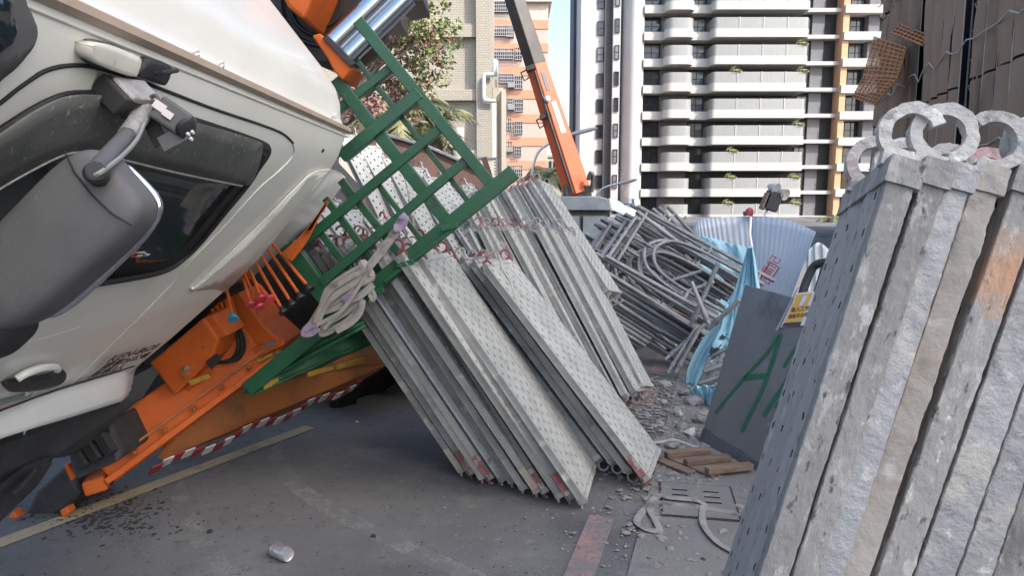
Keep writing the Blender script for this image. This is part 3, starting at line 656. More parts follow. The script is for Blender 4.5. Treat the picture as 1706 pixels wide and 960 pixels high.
def palm(base, top, nf, L, label, mats, seed, wide=.05):
    rn = random.Random(seed); base, top = V(base), V(top)
    t = thing('palm_tree', base, label, 'palm tree', 'palm trees')
    k = 10; h = (top - base).length
    MB().tube([base.lerp(top, i / k) for i in range(k + 1)], [.16 - .05 * i / k + (.015 if i % 2 else 0) for i in range(k + 1)], 9).build('trunk', MT['bark'], t)
    for i in range(nf):
        az = 2 * math.pi * i / nf + rn.uniform(-.2, .2); el = rn.uniform(-.1, 1.1); d = V((math.cos(az), math.sin(az), 0))
        pts = []; p = top.copy(); ang = el
        for q in range(11):
            pts.append(p.copy()); p += (d * math.cos(ang) + V((0, 0, 1)) * math.sin(ang)) * L / 10; ang -= .17 + .05 * q / 10
        mb = MB(); mb.tube(pts, [.018 - .0015 * q for q in range(11)], 5)
        for q in range(4, 60):
            f = q / 60 * 10; a = int(f); pp = pts[a].lerp(pts[min(a + 1, 10)], f - a)
            dd = (pts[min(a + 1, 10)] - pts[a]).normalized(); sdv = dd.cross(V((0, 0, 1))).normalized()
            ll = L * .28 * math.sin(math.pi * min(1, .18 + q / 60 * .85)) + .05
            for s in (-1, 1):
                out = (sdv * s + dd * .7 + V((0, 0, rn.uniform(-.55, .1)))).normalized()
                w = dd * wide * .35
                mb.add([pp - w, pp + w, pp + out * ll + V((0, 0, -ll * .15))], [(0, 1, 2)])
        mb.build('frond', mats[i % len(mats)], t, 0)
g1 = lambda px, Y: V((bx(px, Y), Y, 0))
palm(g1(652, 18), W(655, 200, 18), 18, 2.0, 'date palm with drooping fronds behind the green rack', [MT['palm'], MT['palm_dry']], 5)
palm(g1(722, 19), W(722, 215, 19), 16, 1.5, 'smaller palm in front of the tiled wall right of the tree', [MT['palm'], MT['palm_dry']], 6)
palm(g1(915, 36), W(912, 296, 36), 18, 1.9, 'bushy pale palm under the orange crane boom', [MT['palm_dry'], MT['palm']], 8, .09)
palm(g1(1098, 60), W(1100, 368, 60), 12, 2.0, 'small palm between scaffold frames and blue hoarding', [MT['palm'], MT['palm_dry']], 9, .12)
palm(g1(1388, 62), W(1392, 368, 62), 12, 2.4, 'small palm behind the grey steel panel near the netted building', [MT['palm'], MT['palm_dry']], 10, .12)
# ================================================================ FAR CRANE TRUCK
CY = 15.0
crane = thing('crane_truck', V((W(965, 340, CY).x, CY, 0)), 'far crane truck with slate cab roof and raised orange telescopic boom', 'truck')
def pw_(px, py, Y=CY): return W(px, py, Y)
# boom: orange outer section leaning away up-left, black inner section above it
def boom(p0, p1, w0, w1, dep, nm, mat):
    a, b = V(p0), V(p1); d = (b - a).normalized(); side = d.cross(V((0, -1, 0))).normalized(); near = side.cross(d).normalized()
    if near.y > 0: near = -near
    ring = [(-.5, .05), (-.08, .42), (.5, .12), (.1, -.4)]
    mb = MB(); vs = [a + side * x * w0 + near * y * w0 for x, y in ring] + [b + side * x * w1 + near * y * w1 for x, y in ring]
    mb.add(vs, [(0, 1, 5, 4), (1, 2, 6, 5), (2, 3, 7, 6), (3, 0, 4, 7), (3, 2, 1, 0), (4, 5, 6, 7)])
    f_n = (side * -.30 * -1 * -1 + near * .0)
    return mb.build(nm, mat, crane, 0, bevel=.015), side, near
b0, b1 = pw_(962, 322), pw_(893, 108)
B1, sd1, bk1 = boom(b0, b1, .60, .44, .42, 'boom_outer', MT['boom_orange'])
boom(pw_(897, 122, CY + .06), pw_(848, -30, CY + .06), .46, .42, .34, 'boom_inner', MT['tank'])
dB = (b1 - b0).normalized()
# the sunlit right-hand face runs from (-.08,.42) to (.5,.12) of the section
e_f = (sd1 * .58 - bk1 * .30).normalized(); nB = (sd1 * .30 + bk1 * .58).normalized(); L_b = (b1 - b0).length
def fpt(t, x, off=.006): w = .60 + (.44 - .60) * t; return b0 + dB * (L_b * t) + (sd1 * -.08 + bk1 * .42) * w + e_f * (x * .65 * w) + nB * off
def fplate(t0, t1, x0, x1, nm, mat): MB().prism([fpt(t0, x0), fpt(t0, x1), fpt(t1, x1), fpt(t1, x0)], nB * .006).build(nm, mat, crane, 0)
fplate(.46, .70, .30, .66, 'label_plate', MT['poster_w']); fplate(.79, .93, .25, .55, 'label_plate', MT['tower_grey'])
o = link('lettering', text_mesh('ISTPAZU', .105, MT['blue']), crane)
o.matrix_local = Matrix.Translation(-crane.location) @ frame_matrix(fpt(.69, .38, .016), -dB, e_f, nB)
for t in (.62, .985):
    c = b0.lerp(b1, t); w = .60 + (.44 - .60) * t
    MB().box(c, sd1, dB, bk1, (-.54 * w, -.05, .0), (-.06 * w, .05, .46 * w)).build('boom_collar', MT['tank'], crane, 0, bevel=.01)
    MB().tube([c - sd1 * .18 + bk1 * .1, c - sd1 * .36 + bk1 * .1 - dB * .02, c - sd1 * .34 - dB * .2 + bk1 * .1, c - sd1 * .2 - dB * .16 + bk1 * .1], .018, 6).build('cable_guide', MT['tank'], crane)
MB().lathe(fpt(.73, .0, .0), nB, [(.07, -.02), (.08, .05), (.05, .09)], 14).build('work_light', MT['zinc'], crane)
MB().tube([fpt(.02, 0, .03) - sd1 * .08, fpt(.55, 0, .03) - sd1 * .08, fpt(.95, 0, .03) - sd1 * .06], .03, 8).build('extension_ram', MT['tank'], crane)
MB().tube(cr([pw_(985, 320, CY - .3), pw_(988, 296, CY - .3), pw_(984, 288, CY - .3), pw_(980, 300, CY - .3)], 4), .045, 8).build('hydraulic_hose', MT['tank'], crane)
MB().box(pw_(960, 318), (1, 0, 0), (0, 1, 0), (0, 0, 1), (-.28, -.15, -.5), (.32, .5, .12)).build('boom_foot', MT['tank'], crane, 0, bevel=.03)
# cab and chassis behind the piles
xl, xr = pw_(914, 340).x, pw_(1012, 340).x; zt = pw_(960, 327).z
mb = MB()
prof = [(xl, zt - .30), (xl + .02, zt - .10), (xl + .12, zt - .01), (xr - .25, zt), (xr - .06, zt - .05), (xr, zt - .16), (xr + .02, zt - .30)]
mb.prism([(x, CY - .4, z) for x, z in prof], (0, 1.7, 0)); mb.build('cab_roof', MT['cab2'], crane, bevel=.02)
MB().box((xl, CY - .33, 0), (1, 0, 0), (0, 1, 0), (0, 0, 1), (.05, 0, .75), (xr - xl - .05, 1.5, zt - .31)).build('cab_body', MT['chassis'], crane, 0)
for f0, f1 in ((.08, .5), (.56, .95)): MB().box((xl, CY - .37, 0), (1, 0, 0), (0, 1, 0), (0, 0, 1), ((xr - xl) * f0, 0, .85), ((xr - xl) * f1, .03, zt - .42)).build('cab_window', MT['cab2'], crane, 0)
MB().box((xl - .1, CY - .4, 0), (1, 0, 0), (0, 1, 0), (0, 0, 1), (0, 0, .35), (2.4, 5, .74)).build('chassis', MT['chassis'], crane, 0)
for wx in (xl + .25, xr + .6):
    for wy in (CY + .3, CY + 3.8): MB().lathe((wx, wy, .42), (1, 0, 0), [(.25, -.13), (.40, -.13), (.42, -.08), (.42, .08), (.40, .13), (.25, .13)], 22).build('wheel', MT['rubber'], crane)
c0 = pw_(1013, 328); mb = MB()
mb.grid(lambda u, v: V((c0.x + .02 + u * .62, CY - .2 + .9 * v, c0.z - .06 - .38 * u ** 2.2 + .04 * mnoise.noise(V((u * 4, v * 4, 0))) - .25 * (2 * v - 1) ** 4)), 12, 8); mb.build('cover', MT['cab2_grey'], crane, 60, solid=.02)
mb = MB(); q = pw_(1040, 340); mb.beam(q, q + V((.22, 0, .0)), .04, .035); mb.beam(pw_(1054.5, 346), pw_(1054.5, 331), .05, .05, up=(1, 0, 0)); mb.beam(q, V((q.x, q.y, .74)), .04, .04, up=(1, 0, 0)); mb.build('bracket', MT['blue'], crane, 0)

# ================================================================ SCAFFOLD PLANKS
T = .042
def c_ring(mb, o, ex, ey, ez, R, r, a0, a1, th, n=14, mi=0):
    """flat C-shaped hook ring in the ex/ey plane, thickness th along ez"""
    o, ex, ey, ez = V(o), V(ex), V(ey), V(ez); P = []
    for i in range(n + 1):
        a = math.radians(a0 + (a1 - a0) * i / n); d = ex * math.cos(a) + ey * math.sin(a)
        P += [o + d * r - ez * th / 2, o + d * R - ez * th / 2, o + d * R + ez * th / 2, o + d * r + ez * th / 2]
    F = []
    for i in range(n):
        b = i * 4
        for k in range(4): F.append((b + k, b + (k + 1) % 4, b + 4 + (k + 1) % 4, b + 4 + k))
    F += [(3, 2, 1, 0), tuple(n * 4 + k for k in range(4))]
    mb.add(P, F, mi)
def hook_mesh(mat, s=1):
    mb = MB()   # local: x outward along the plank, z thickness, ring centre ahead of the end
    c_ring(mb, (.052, 0, .012), (-1, 0, 0), (0, 0, 1), (0, 1, 0), .036, .024, -35, 232, .012)
    mb.abox((-.012, -.009, -.012), (.02, .009, .034)); mb.lathe((.008, -.012, .012), (0, 1, 0), [(.008, 0), (.008, .024)], 8)
    return mb.mesh('hook', mat, 40)
HK = {'grey': hook_mesh(MT['hook']), 'red': hook_mesh(MT['hook_red'])}
def deck_mesh(L, w, rows, cols, mat):
    """perforated deck plate: grid of cells with real holes, side walls folded down, seam grooves"""
    mb = MB(); xs = [0]; hx = .022
    for i in range(cols):
        c = L * (i + .5) / cols; xs += [c - hx / 2, c + hx / 2]
    xs.append(L); ys = [0]; hy = .017
    for j in range(rows):
        c = w * (j + .5) / rows; ys += [c - hy / 2, c + hy / 2]
    ys.append(w)
    nx, ny = len(xs), len(ys); P = [(x, y, T) for y in ys for x in xs]; F = []
    for j in range(ny - 1):
        for i in range(nx - 1):
            if i % 2 == 1 and j % 2 == 1 and (((i // 2) + (j // 2)) % 2 == 0): continue
            q = j * nx + i; F.append((q, q + 1, q + nx + 1, q + nx))
    mb.add(P, F)
    # hole collars
    for j in range(rows):
        for i in range(cols):
            if (i + j) % 2: continue
            x0, x1, y0, y1 = xs[2 * i + 1], xs[2 * i + 2], ys[2 * j + 1], ys[2 * j + 2]
            mb.add([(x0, y0, T), (x1, y0, T), (x1, y1, T), (x0, y1, T), (x0, y0, T - .012), (x1, y0, T - .012), (x1, y1, T - .012), (x0, y1, T - .012)],
                   [(0, 1, 5, 4), (1, 2, 6, 5), (2, 3, 7, 6), (3, 0, 4, 7)])
    # rib ridges standing proud between the rows
    for y in ([w * .5] if rows < 6 else [w * .36, w * .66]): mb.abox((.03, y - .003, T - .001), (L - .03, y + .003, T + .003))
    mb.add([(.01, .006, T - .013), (L - .01, .006, T - .013), (L - .01, w - .006, T - .013), (.01, w - .006, T - .013)], [(0, 1, 2, 3)], 1)  # near-black sheet under the holes stands for shade inside the plank
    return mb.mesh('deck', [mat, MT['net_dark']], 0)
def channel_mesh(L, w, mat):
    mb = MB(); h = T - .0015   # side rails with a folded lip, and the underside
    for y0, y1, s in ((0, .004, 1), (w - .004, w, -1)):
        mb.abox((.0, y0 - .001 * s, 0), (L, y1 - .001 * s, h))
        mb.abox((0, y0 - .006 * s, .0), (L, y0 + .0 * s, .009)); mb.abox((0, y0 - .004 * s, h - .008), (L, y0, h - .001))
    mb.abox((.0, .004, 0), (L, w - .004, .003))
    return mb.mesh('side_rail', mat, 0)
def cap_mesh(w, mat): return MB().abox((-.006, -.006, -.003), (.022, w + .006, T + .004)).mesh('end_cap', mat, 0)
def painted_mesh(w, L, mat):
    mb = MB(); mb.abox((.022, -.0085, .0005), (L, -.0065, T - .003)); return mb.mesh('painted_end', mat, 0)
PM = {}
def plank_meshes(L, w, bright=False):
    k = (L, w, bright)
    if k not in PM:
        PM[k] = (deck_mesh(L, w, 4 if w < .3 else 8, 44, MT['plank_face']), channel_mesh(L, w, MT['steel_bright'] if bright else MT['plank']), cap_mesh(w, MT['plank']))
    return PM[k]
def plank(b, L_dir, W_dir, N_dir, L, w, label, group, hooks='grey', end=None, bright=False, name='scaffold_plank'):
    mtx = frame_matrix(V(b), L_dir, W_dir, N_dir)
    t = thing(name, None, label, 'plank', group, matrix=mtx)
    dk, ch, cp = plank_meshes(L, w, bright)
    def ad(nm, me, mx=None):
        o = bpy.data.objects.new(nm, me); COL.objects.link(o); o.parent = t
        if mx is not None: o.matrix_local = mx
        return o
    ad('deck', dk); ad('side_rail', ch)
    ad('end_cap', cp); ad('end_cap', cp, Matrix.Translation((L, 0, 0)) @ Matrix.Diagonal((-1, 1, 1, 1)))
    hm = HK[hooks]
    for y in (.05, w - .05):
        ad('hook', hm, Matrix.Translation((L, y, T * .5)))
        ad('hook', HK['red'] if end == 'red' else HK['grey'], Matrix.Translation((0, y, T * .5)) @ Matrix.Diagonal((-1, 1, -1, 1)))
    if end: 
        pk = ('p', w, end)
        if pk not in PM: PM[pk] = painted_mesh(w, .16, MT['red_end'] if end == 'red' else MT['rust_end'])
        ad('painted_end', PM[pk])
    return t
def ortho(Ld, Wd):
    Ld = V(Ld).normalized(); Wd = V(Wd); Wd = (Wd - Ld * Wd.dot(Ld)).normalized(); return Ld, Wd, Ld.cross(Wd)
def solve_top(b, px, py, L):
    """depth at which the pixel ray is L away from b (the far solution)"""
    best = None
    for i in range(0, 400):
        Y = b.y + .0 + i * .005; p = W(px, py, Y); e = abs((p - b).length - L)
        if best is None or e < best[0]: best = (e, p)
    return best[1]
ORD = ['first', 'second', 'third', 'fourth', 'fifth', 'sixth', 'seventh', 'eighth', 'ninth', 'tenth', 'eleventh', 'twelfth', 'thirteenth', 'fourteenth', 'fifteenth', 'sixteenth']
rj = random.Random(11)
def pile(n, gb0, gb1, tp0, tp1, L, w, wd, label, group, spec={}, jit=.012, flip=True, tz0=0):
    """planks on edge: bottoms from gb0 to gb1, upper ends aimed at pixels tp0..tp1"""
    for i in range(n):
        t = i / max(1, n - 1); b = V(gb0).lerp(V(gb1), t)
        b = b + V((rj.uniform(-jit, jit), rj.uniform(-jit * 2.2, jit * 2.2), 0)); b.z = max(b.z, tz0) 
        px, py = tp0[0] + (tp1[0] - tp0[0]) * t + rj.uniform(-3, 3), tp0[1] + (tp1[1] - tp0[1]) * t + rj.uniform(-2, 2)
        top = solve_top(b, px, py, L)
        Ld, Wd, N = ortho(top - b, V(wd) + V((rj.uniform(-.03, .03), 0, rj.uniform(-.04, .04))))
        if N.z < 0: N = -N
        # lift so the lowest corner clears the ground by the hook radius
        low_ = min(0, (Wd * w).z) ; b = b - Ld * 0 + V((0, 0, max(0, .045 - low_ - b.z if b.z < .05 else 0)))
        s = spec.get(i, {})
        lab = s.get('label', label % ORD[i])
        plank(b, Ld, Wd, N, L, w, lab, group, s.get('hooks', 'red' if rj.random() < .35 else 'grey'), s.get('end'), s.get('bright', False))
# near pile, left group: ten planks, then four more overlapping it on the right
pile(12, G(764, 800), G(965, 852), (508, 425), (694, 452), 1.524, .5, (.21, .977, 0), '%s plank from the left in the nearest leaning plank pile', 'planks in the nearest leaning pile',
     {0: dict(end='rust'), 1: dict(end='red'), 3: dict(end='red'), 4: dict(bright=True, label='bright bare-steel plank in the middle of the nearest leaning pile'), 7: dict(end='rust'), 8: dict(end='red'),
      10: dict(end='red'), 11: dict(hooks='red', label='wide perforated plank facing out in front of the nearest leaning pile')})
pile(4, G(992, 792), G(1068, 818), (745, 462), (803, 462), 1.524, .5, (.25, .96, .06), '%s plank of the four overlapping the right side of the nearest pile', 'planks overlapping the nearest pile',
     {3: dict(hooks='red', end='red', label='broad perforated plank with red foot at the right end of the nearest pile')})
# middle pile
pile(9, G(930, 712), G(1049, 690), (775, 402), (902, 410), 1.524, .5, (.25, .95, 0), '%s plank from the left in the middle leaning plank pile', 'planks in the middle leaning pile')
pile(1, G(1060, 676), G(1060, 676), (926, 408), (926, 408), 1.524, .4, (.25, .95, 0), 'rightmost thin plank leaning behind the middle plank pile%s', 'planks in the middle leaning pile', {0: dict(label='rightmost thin plank leaning behind the middle plank pile')})
# far pile: lower ends rest on the scaffold frames
bA, bB = W(958, 530, 6.05), W(1008, 490, 6.05)
pile(14, W(880, 560, 6.0), W(1008, 488, 6.0), (772, 342), (890, 303), 1.3, .30, (.3, .95, .1), '%s plank from the left in the far upright plank bundle', 'planks in the far upright bundle', jit=.006)
# planks still held behind the green rack
pile(6, W(680, 480, 5.9), W(862, 498, 5.8), (556, 228), (742, 318), 1.50, .27, (.42, .82, .2), '%s plank from the left behind the bars of the green rack', 'planks behind the green rack', jit=.02)
pile(4, W(640, 560, 4.62), W(760, 575, 4.55), (480, 330), (602, 372), 1.3, .25, (.42, .82, .2), '%s plank of the lower row seen between the green rack bars', 'planks low behind the green rack', jit=.02)
pile(4, W(880, 505, 6.3), W(930, 520, 6.3), (742, 322), (790, 345), 1.42, .3, (.6, .7, .3), '%s plank of the four between rack corner and far bundle', 'planks beside the rack corner', jit=.02)

# ================================================================ FOREGROUND PLANKS (right edge, close to the camera)
def crusted_plank(b, Ld, Wd, N, L, w, t, mat, seed, label, hookmat, patch=None, amp=.0020, cls='foreground planks leaning at the right edge'):
    th_ = thing('crusted_plank', None, label, 'plank', cls, matrix=frame_matrix(V(b), Ld, Wd, N))
    rn = random.Random(seed); sv = V((seed * 3.1, seed * 1.7, 0))
    def ad(nm, me, mx=None):
        o = bpy.data.objects.new(nm, me); COL.objects.link(o); o.parent = th_
        if mx is not None: o.matrix_local = mx
        return o
    def crust(p, nrm):
        q = p * 14 + sv; h = mnoise.noise(q) * .35 + mnoise.noise(q * 2.7) * .45 + mnoise.noise(q * 7) * .5
        big = mnoise.noise(V((p.x * 5, p.y * 9, p.z * 9)) + sv * 2)
        spot = max(0, mnoise.noise(V((p.x * 11, p.y * 20, p.z * 20)) + sv * 3) - .22)
        h = max(h, -.15) * amp * (1 + 1.6 * max(0, big)) + spot * .006 * (.6 + h)
        return p + nrm * h
    NX = 260
    # edge strip facing the camera (rounded channel section), folded round its corners
    sec = [(.10 * w, 0.0), (.006, 0), (.0015, .0005), (0, .002), (0, t * .25), (0, t * .5), (0, t * .75), (0, t - .002), (.0015, t - .0005), (.006, t), (.10 * w, t)]
    secn = [(0, -1), (0, -1), (-.5, -.8), (-.9, -.4), (-1, 0), (-1, 0), (-1, 0), (-.9, .4), (-.5, .8), (0, 1), (0, 1)]
    P = []; F = []; k = len(sec)
    for i in range(NX + 1):
        x = L * i / NX
        for (y, z), (ny, nz) in zip(sec, secn): P.append(crust(V((x, y, z)), V((0, ny, nz))))
    for i in range(NX):
        for j in range(k - 1): q = i * k + j; F.append((q, q + 1, q + k + 1, q + k))
    m1 = MB(); m1.add(P, F); ad('side_rail', m1.mesh('side_rail', mat, 38))
    # perforated deck
    cols, rows = 60, 6
    xs = [i * L / (cols * 5) for i in range(cols * 5 + 1)]; ys = [.09 * w + (w * .91) * j / (rows * 5) for j in range(rows * 5 + 1)]
    P = []; F = []; nx = len(xs)
    for y in ys:
        for x in xs:
            groove = -.004 * math.exp(-((y - w * .5) / .008) ** 2) + .003 * math.exp(-((y - w * .30) / .01) ** 2) + .003 * math.exp(-((y - w * .72) / .01) ** 2)
            P.append(crust(V((x, y, t + groove)), V((0, 0, 1))))
    hol = []
    for j in range(len(ys) - 1):
        for i in range(nx - 1):
            q = j * nx + i
            if j % 5 == 2 and i % 5 in (1, 2) and ((i // 5) + (j // 5)) % 2 == 0 and rn.random() < .999: hol.append((q, q + 1, q + nx + 1, q + nx)); continue
            F.append((q, q + 1, q + nx + 1, q + nx))
    m2 = MB(); m2.add(P, F)
    for f in hol:
        a = [V(P[i]) for i in f]; bb = [p - V((0, 0, .015)) for p in a]
        m2.add(a + bb, [(0, 1, 5, 4), (1, 2, 6, 5), (2, 3, 7, 6), (3, 0, 4, 7), (4, 5, 6, 7)], 1)  # pit walls and floors coloured dark for the shade inside the holes
    ad('deck', m2.mesh('deck', [MT['crust_deck'], MT['dirt']], 70))
    ad('underside', MB().abox((.002, .006, .002), (L - .002, w, .006)).mesh('underside', mat, 0))
    # end cap with rough cast edge
    m3 = MB(); n = 10
    def capf(u, v):
        # box outline in (y,z) wrapped round the end
        return None
    mc = MB(); mc.abox((L - .034, -.006, -.005), (L + .006, w + .004, t + .005)); me = mc.mesh('end_cap', mat, 0)
    bm = bmesh.new(); bm.from_mesh(me); bmesh.ops.subdivide_edges(bm, edges=bm.edges[:], cuts=9, use_grid_fill=True)
    bm.normal_update()
    for v in bm.verts: v.co = crust(v.co * 1.0, v.normal * 1.1)
    bm.to_mesh(me); bm.free()
    for p in me.polygons: p.use_smooth = True
    me.set_sharp_from_angle(angle=1.2); ad('end_cap', me)
    # cast hooks
    for y in (.03, w - .045):
        if seed == 3: continue
        mh = MB()
        a0, a1 = {2: (-8, 335), 4: (-235, 20), 6: (-235, 20)}.get(seed, (-20, 235))
        c_ring(mh, (L + .055, y, t * .5), (-1, 0, 0), (0, 0, 1), (0, 1, 0), .047, .029, a0, a1, .018, 30)
        mh.abox((L - .002, y - .010, t * .5 - .026), (L + .022, y + .010, t * .5 + .030)); [mh.lathe((L + .009, y - .016, t * .5 + zz), (0, 1, 0), [(.006, 0), (.006, .008)], 8) for zz in (-.013, .014)]
        me = mh.mesh('hook', hookmat, 50)
        bm = bmesh.new(); bm.from_mesh(me); bmesh.ops.subdivide_edges(bm, edges=bm.edges[:], cuts=2, use_grid_fill=True); bm.normal_update()
        for v in bm.verts:
            q = v.co * 60 + sv; v.co += v.normal * (mnoise.noise(q) * .0022 + mnoise.noise(q * 2.5) * .0014)
        bm.to_mesh(me); bm.free()
        for p in me.polygons: p.use_smooth = True
        me.set_sharp_from_angle(angle=1.1); ad('hook', me)
    if patch:
        x0, x1, pm = patch; mp = MB()
        def pf(u, v):
            e = .035 * mnoise.noise(V((v * 5, u * 3, seed))) * (1 if u in (0, 1) else .3)
            return crust(V((x0 + (x1 - x0) * u + e, -.0032, t * (.1 + .8 * v))), V((0, -1, 0)))
        mp.grid(pf, 24, 8); ad('paint_patch', mp.mesh('paint_patch', pm, 60))
    return th_
Lf = 1.83
# (top px, top py, Y top, bottom-aim px at row 960, Y there, thickness, material, hook material)
fp = [(1512, 272, 1.00, 1290, 0.900, .038, 'crust', 'crust_red', None, 'concrete-crusted foreground plank at the left with its perforated face showing'),
      (1566, 274, 1.00, 1342, 0.900, .033, 'crust', 'crust_red', None, 'crusted foreground plank with a nearly closed ring hook, second from left'),
      (1605, 280, 1.00, 1383, 0.900, .034, 'crust_gv', 'crust_red', None, 'greyer smooth-edged foreground plank pressed against the ring-hook plank'),
      (1652, 284, 1.01, 1426, 0.909, .036, 'crust_brown', 'crust_red', None, 'narrow brownish crusted foreground plank left of the widest dark gap'),
      (1726, 290, 1.02, 1490, 0.918, .043, 'crust', 'crust_red', 'orange', 'crusted foreground plank with an orange sprayed patch near its top'),
      (1794, 296, 1.03, 1558, 0.927, .050, 'crust_gv', 'crust_red', None, 'smoother bluish zinc foreground plank right of the orange-marked one'),
      (1856, 300, 1.04, 1624, 0.936, .042, 'crust_gv', 'crust_red', None, 'zinc foreground plank second from the right edge of the photo'),
      (1915, 304, 1.05, 1688, 0.945, .050, 'crust', 'crust_red', None, 'crusted foreground plank cut off by the lower right corner')]
for i, (px, py, Yt, pxb, Yb, t, mat, hmat, patch, lab) in enumerate(fp):
    top = W(px, py, Yt); bot = W(pxb, 960, Yb); Ld = (top - bot).normalized()
    Wd0 = V((.17, 1, -.27)); Ld, Wd, N = ortho(Ld, Wd0)
    if N.x > 0: N = -N                    # the perforated deck faces left
    Lf = (top.z - .06) / Ld.z
    base = top - Ld * Lf - N * (t / 2)
    crusted_plank(base, Ld, Wd, N, Lf, .23, t, with_patch(MT[mat], 'orange_sprayed_steel', Lf - .20, Lf - .10, (.52, .24, .10)) if patch else MT[mat], i + 1, lab, MT[hmat], None)
# ================================================================ SCAFFOLD FRAMES
FW, FHT = .76, 1.55
def frame_parts():
    r = .0215; out = []
    a = MB().tube([(0, 0, 0), (FHT, 0, 0)], r, 8).mesh('leg', MT['tube']); out.append(('leg', a, (0, 0, 0)))
    out.append(('leg', a, (0, FW, 0)))
    out.append(('cross_bar', MB().tube([(.12, r, 0), (.12, FW - r, 0)], r * .9, 8).mesh('cross_bar', MT['tube']), (0, 0, 0)))
    arch = [(FHT * .95, .11, 0), (FHT * .6, .11, 0), (FHT * .42, .13, 0), (FHT * .3, .2, 0), (FHT * .24, FW / 2, 0), (FHT * .3, FW - .2, 0), (FHT * .42, FW - .13, 0), (FHT * .6, FW - .11, 0), (FHT * .95, FW - .11, 0)]
    out.append(('arch', MB().tube(cr(arch, 5), r * .85, 8).mesh('arch', MT['tube']), (0, 0, 0)))
    st_ = MB().tube([(0, 0, 0), (0, .11, 0)], r * .7, 6).mesh('strut', MT['tube'])
    for x in (FHT * .55, FHT * .9): out += [('strut', st_, (x, 0, 0)), ('strut', st_, (x, FW - .11, 0))]
    out.append(('strut', MB().tube([(.12, FW / 2, 0), (FHT * .24, FW / 2, 0)], r * .7, 6).mesh('strut', MT['tube']), (0, 0, 0)))
    return out
FP = frame_parts()
rf = random.Random(5)
def sframe(o, ex, ey, label, group):
    ex = V(ex).normalized(); ey = V(ey); ey = (ey - ex * ey.dot(ex)).normalized(); ez = ex.cross(ey)
    t = thing('scaffold_trestle', None, label, 'scaffold frame', group, matrix=frame_matrix(V(o), ex, ey, ez))
    for nm, me, loc in FP:
        c = bpy.data.objects.new(nm, me); COL.objects.link(c); c.parent = t; c.location = loc
    return t
# upper stack: legs run down to the right, arches standing up
A0, A1 = W(985, 432, 6.75), W(1193, 556, 6.45)
exA = (A1 - A0).normalized(); eyA = (W(1056, 352, 7.2) - A0)
for i in range(14):
    off = V((-.038, .03, -.028)) * (i - 2) + V((rf.uniform(-.05, .05), rf.uniform(-.04, .04), rf.uniform(-.01, .01)))
    sframe(A0 + off + exA * rf.uniform(-.06, .06), exA + V((0, rf.uniform(-.03, .03), rf.uniform(-.03, .03))), eyA + V((rf.uniform(-.03, .03), 0, rf.uniform(-.04, .04))), '%s frame from the top in the upper heap of arched scaffold frames' % ORD[i], 'arched frames in the upper heap')
# a few frames further back showing tall arches
for i in range(9):
    o = W(962 + i * 12, 446 - i * 4, 7.45 + .06 * i)
    sframe(o, V((.62 + rf.uniform(-.06, .06), .05, -.62)), V((.5, .5, .66 + rf.uniform(-.1, .1))), '%s arched scaffold frame along the back edge of the heap' % ORD[i], 'arched frames at the back of the heap')
# lower bundle: frames seen edge on, ends on the ground
B0, B1_ = W(978, 512, 6.5), G(1098, 612)
for i in range(12):
    f = i / 11; e = G(1098 - 50 * f, 566 + 46 * f) if False else V(G(1100, 612)).lerp(V(G(1040, 606)), f) + V((0, .05 * math.sin(i), .0))
    e.z = .03 + .33 * (1 - f)
    s_ = e + (W(975, 512, 6.6) - W(1098, 590, 6.6)).normalized() * FHT
    sframe(s_, (e - s_), V((.1, 1, .25)), '%s frame counted from the right in the lower scaffold frame bundle' % ORD[i], 'frames in the lower bundle')
# loose tubes across the heap
def pole(a, b, r, label, mat='tube', ends=True):
    t = thing('loose_tube', (V(a) + V(b)) / 2 , label, 'tube', 'loose scaffold tubes on the heap')
    MB().tube([a, b], r, 10).build('tube', MT[mat], t)
    d = (V(b) - V(a)).normalized()
    if ends:
        MB().lathe(V(b) - d * .12, d, [(r * 1.35, 0), (r * 1.35, .05)], 10).build('collar', MT[mat], t)
    return t
LT = [((1060, 352), 7.1, (1236, 482), 6.9, .024, 'tube', 'long grey tube along the upper right edge of the heap'),
      ((1140, 425), 7.0, (1230, 497), 6.85, .021, 'tube_rust', 'rusty tube below the upper right edge of the heap'),
      ((1196, 440), 6.3, (1150, 545), 6.2, .022, 'tube', 'tube leaning upright across the right of the heap'),
      ((1152, 470), 6.2, (1183, 545), 6.0, .02, 'tube', 'thin tube slanting down beside the upright one'),
      ((1232, 500), 5.75, (1180, 548), 5.9, .022, 'tube', 'short tube over the blue tarp pointing up right'),
      ((1110, 470), 6.7, (1168, 452), 6.7, .018, 'tube', 'short horizontal tube in the gap of the heap'),
      ((1100, 500), 6.8, (1190, 470), 6.8, .018, 'tube', 'thin cross tube deep inside the heap'),
      ((1105, 510), 6.9, (1215, 560), 6.7, .02, 'tube_rust', 'rusty tube deep inside the heap'),
      ((1165, 548), 6.3, (1125, 622), 6.2, .02, 'tube', 'tube slanting to the ground in front of the blue tarp'),
      ((1175, 540), 6.4, (1108, 600), 6.3, .02, 'tube', 'tube leaning beside the lower frame bundle'),
      ((1160, 545), 6.35, (1112, 622), 6.2, .018, 'tube', 'thin brace resting between bundle and tarp'),
      ((1140, 400), 7.2, (1222, 470), 7.0, .02, 'tube', 'tube parallel to the upper edge of the heap'),
      ((1200, 455), 7.0, (1240, 500), 6.9, .018, 'tube_rust', 'short rusty tube at the right tip of the heap')]
for (p0, y0, p1, y1, r, m_, lab) in LT: pole(W(*p0, y0), W(*p1, y1), r, lab, m_)

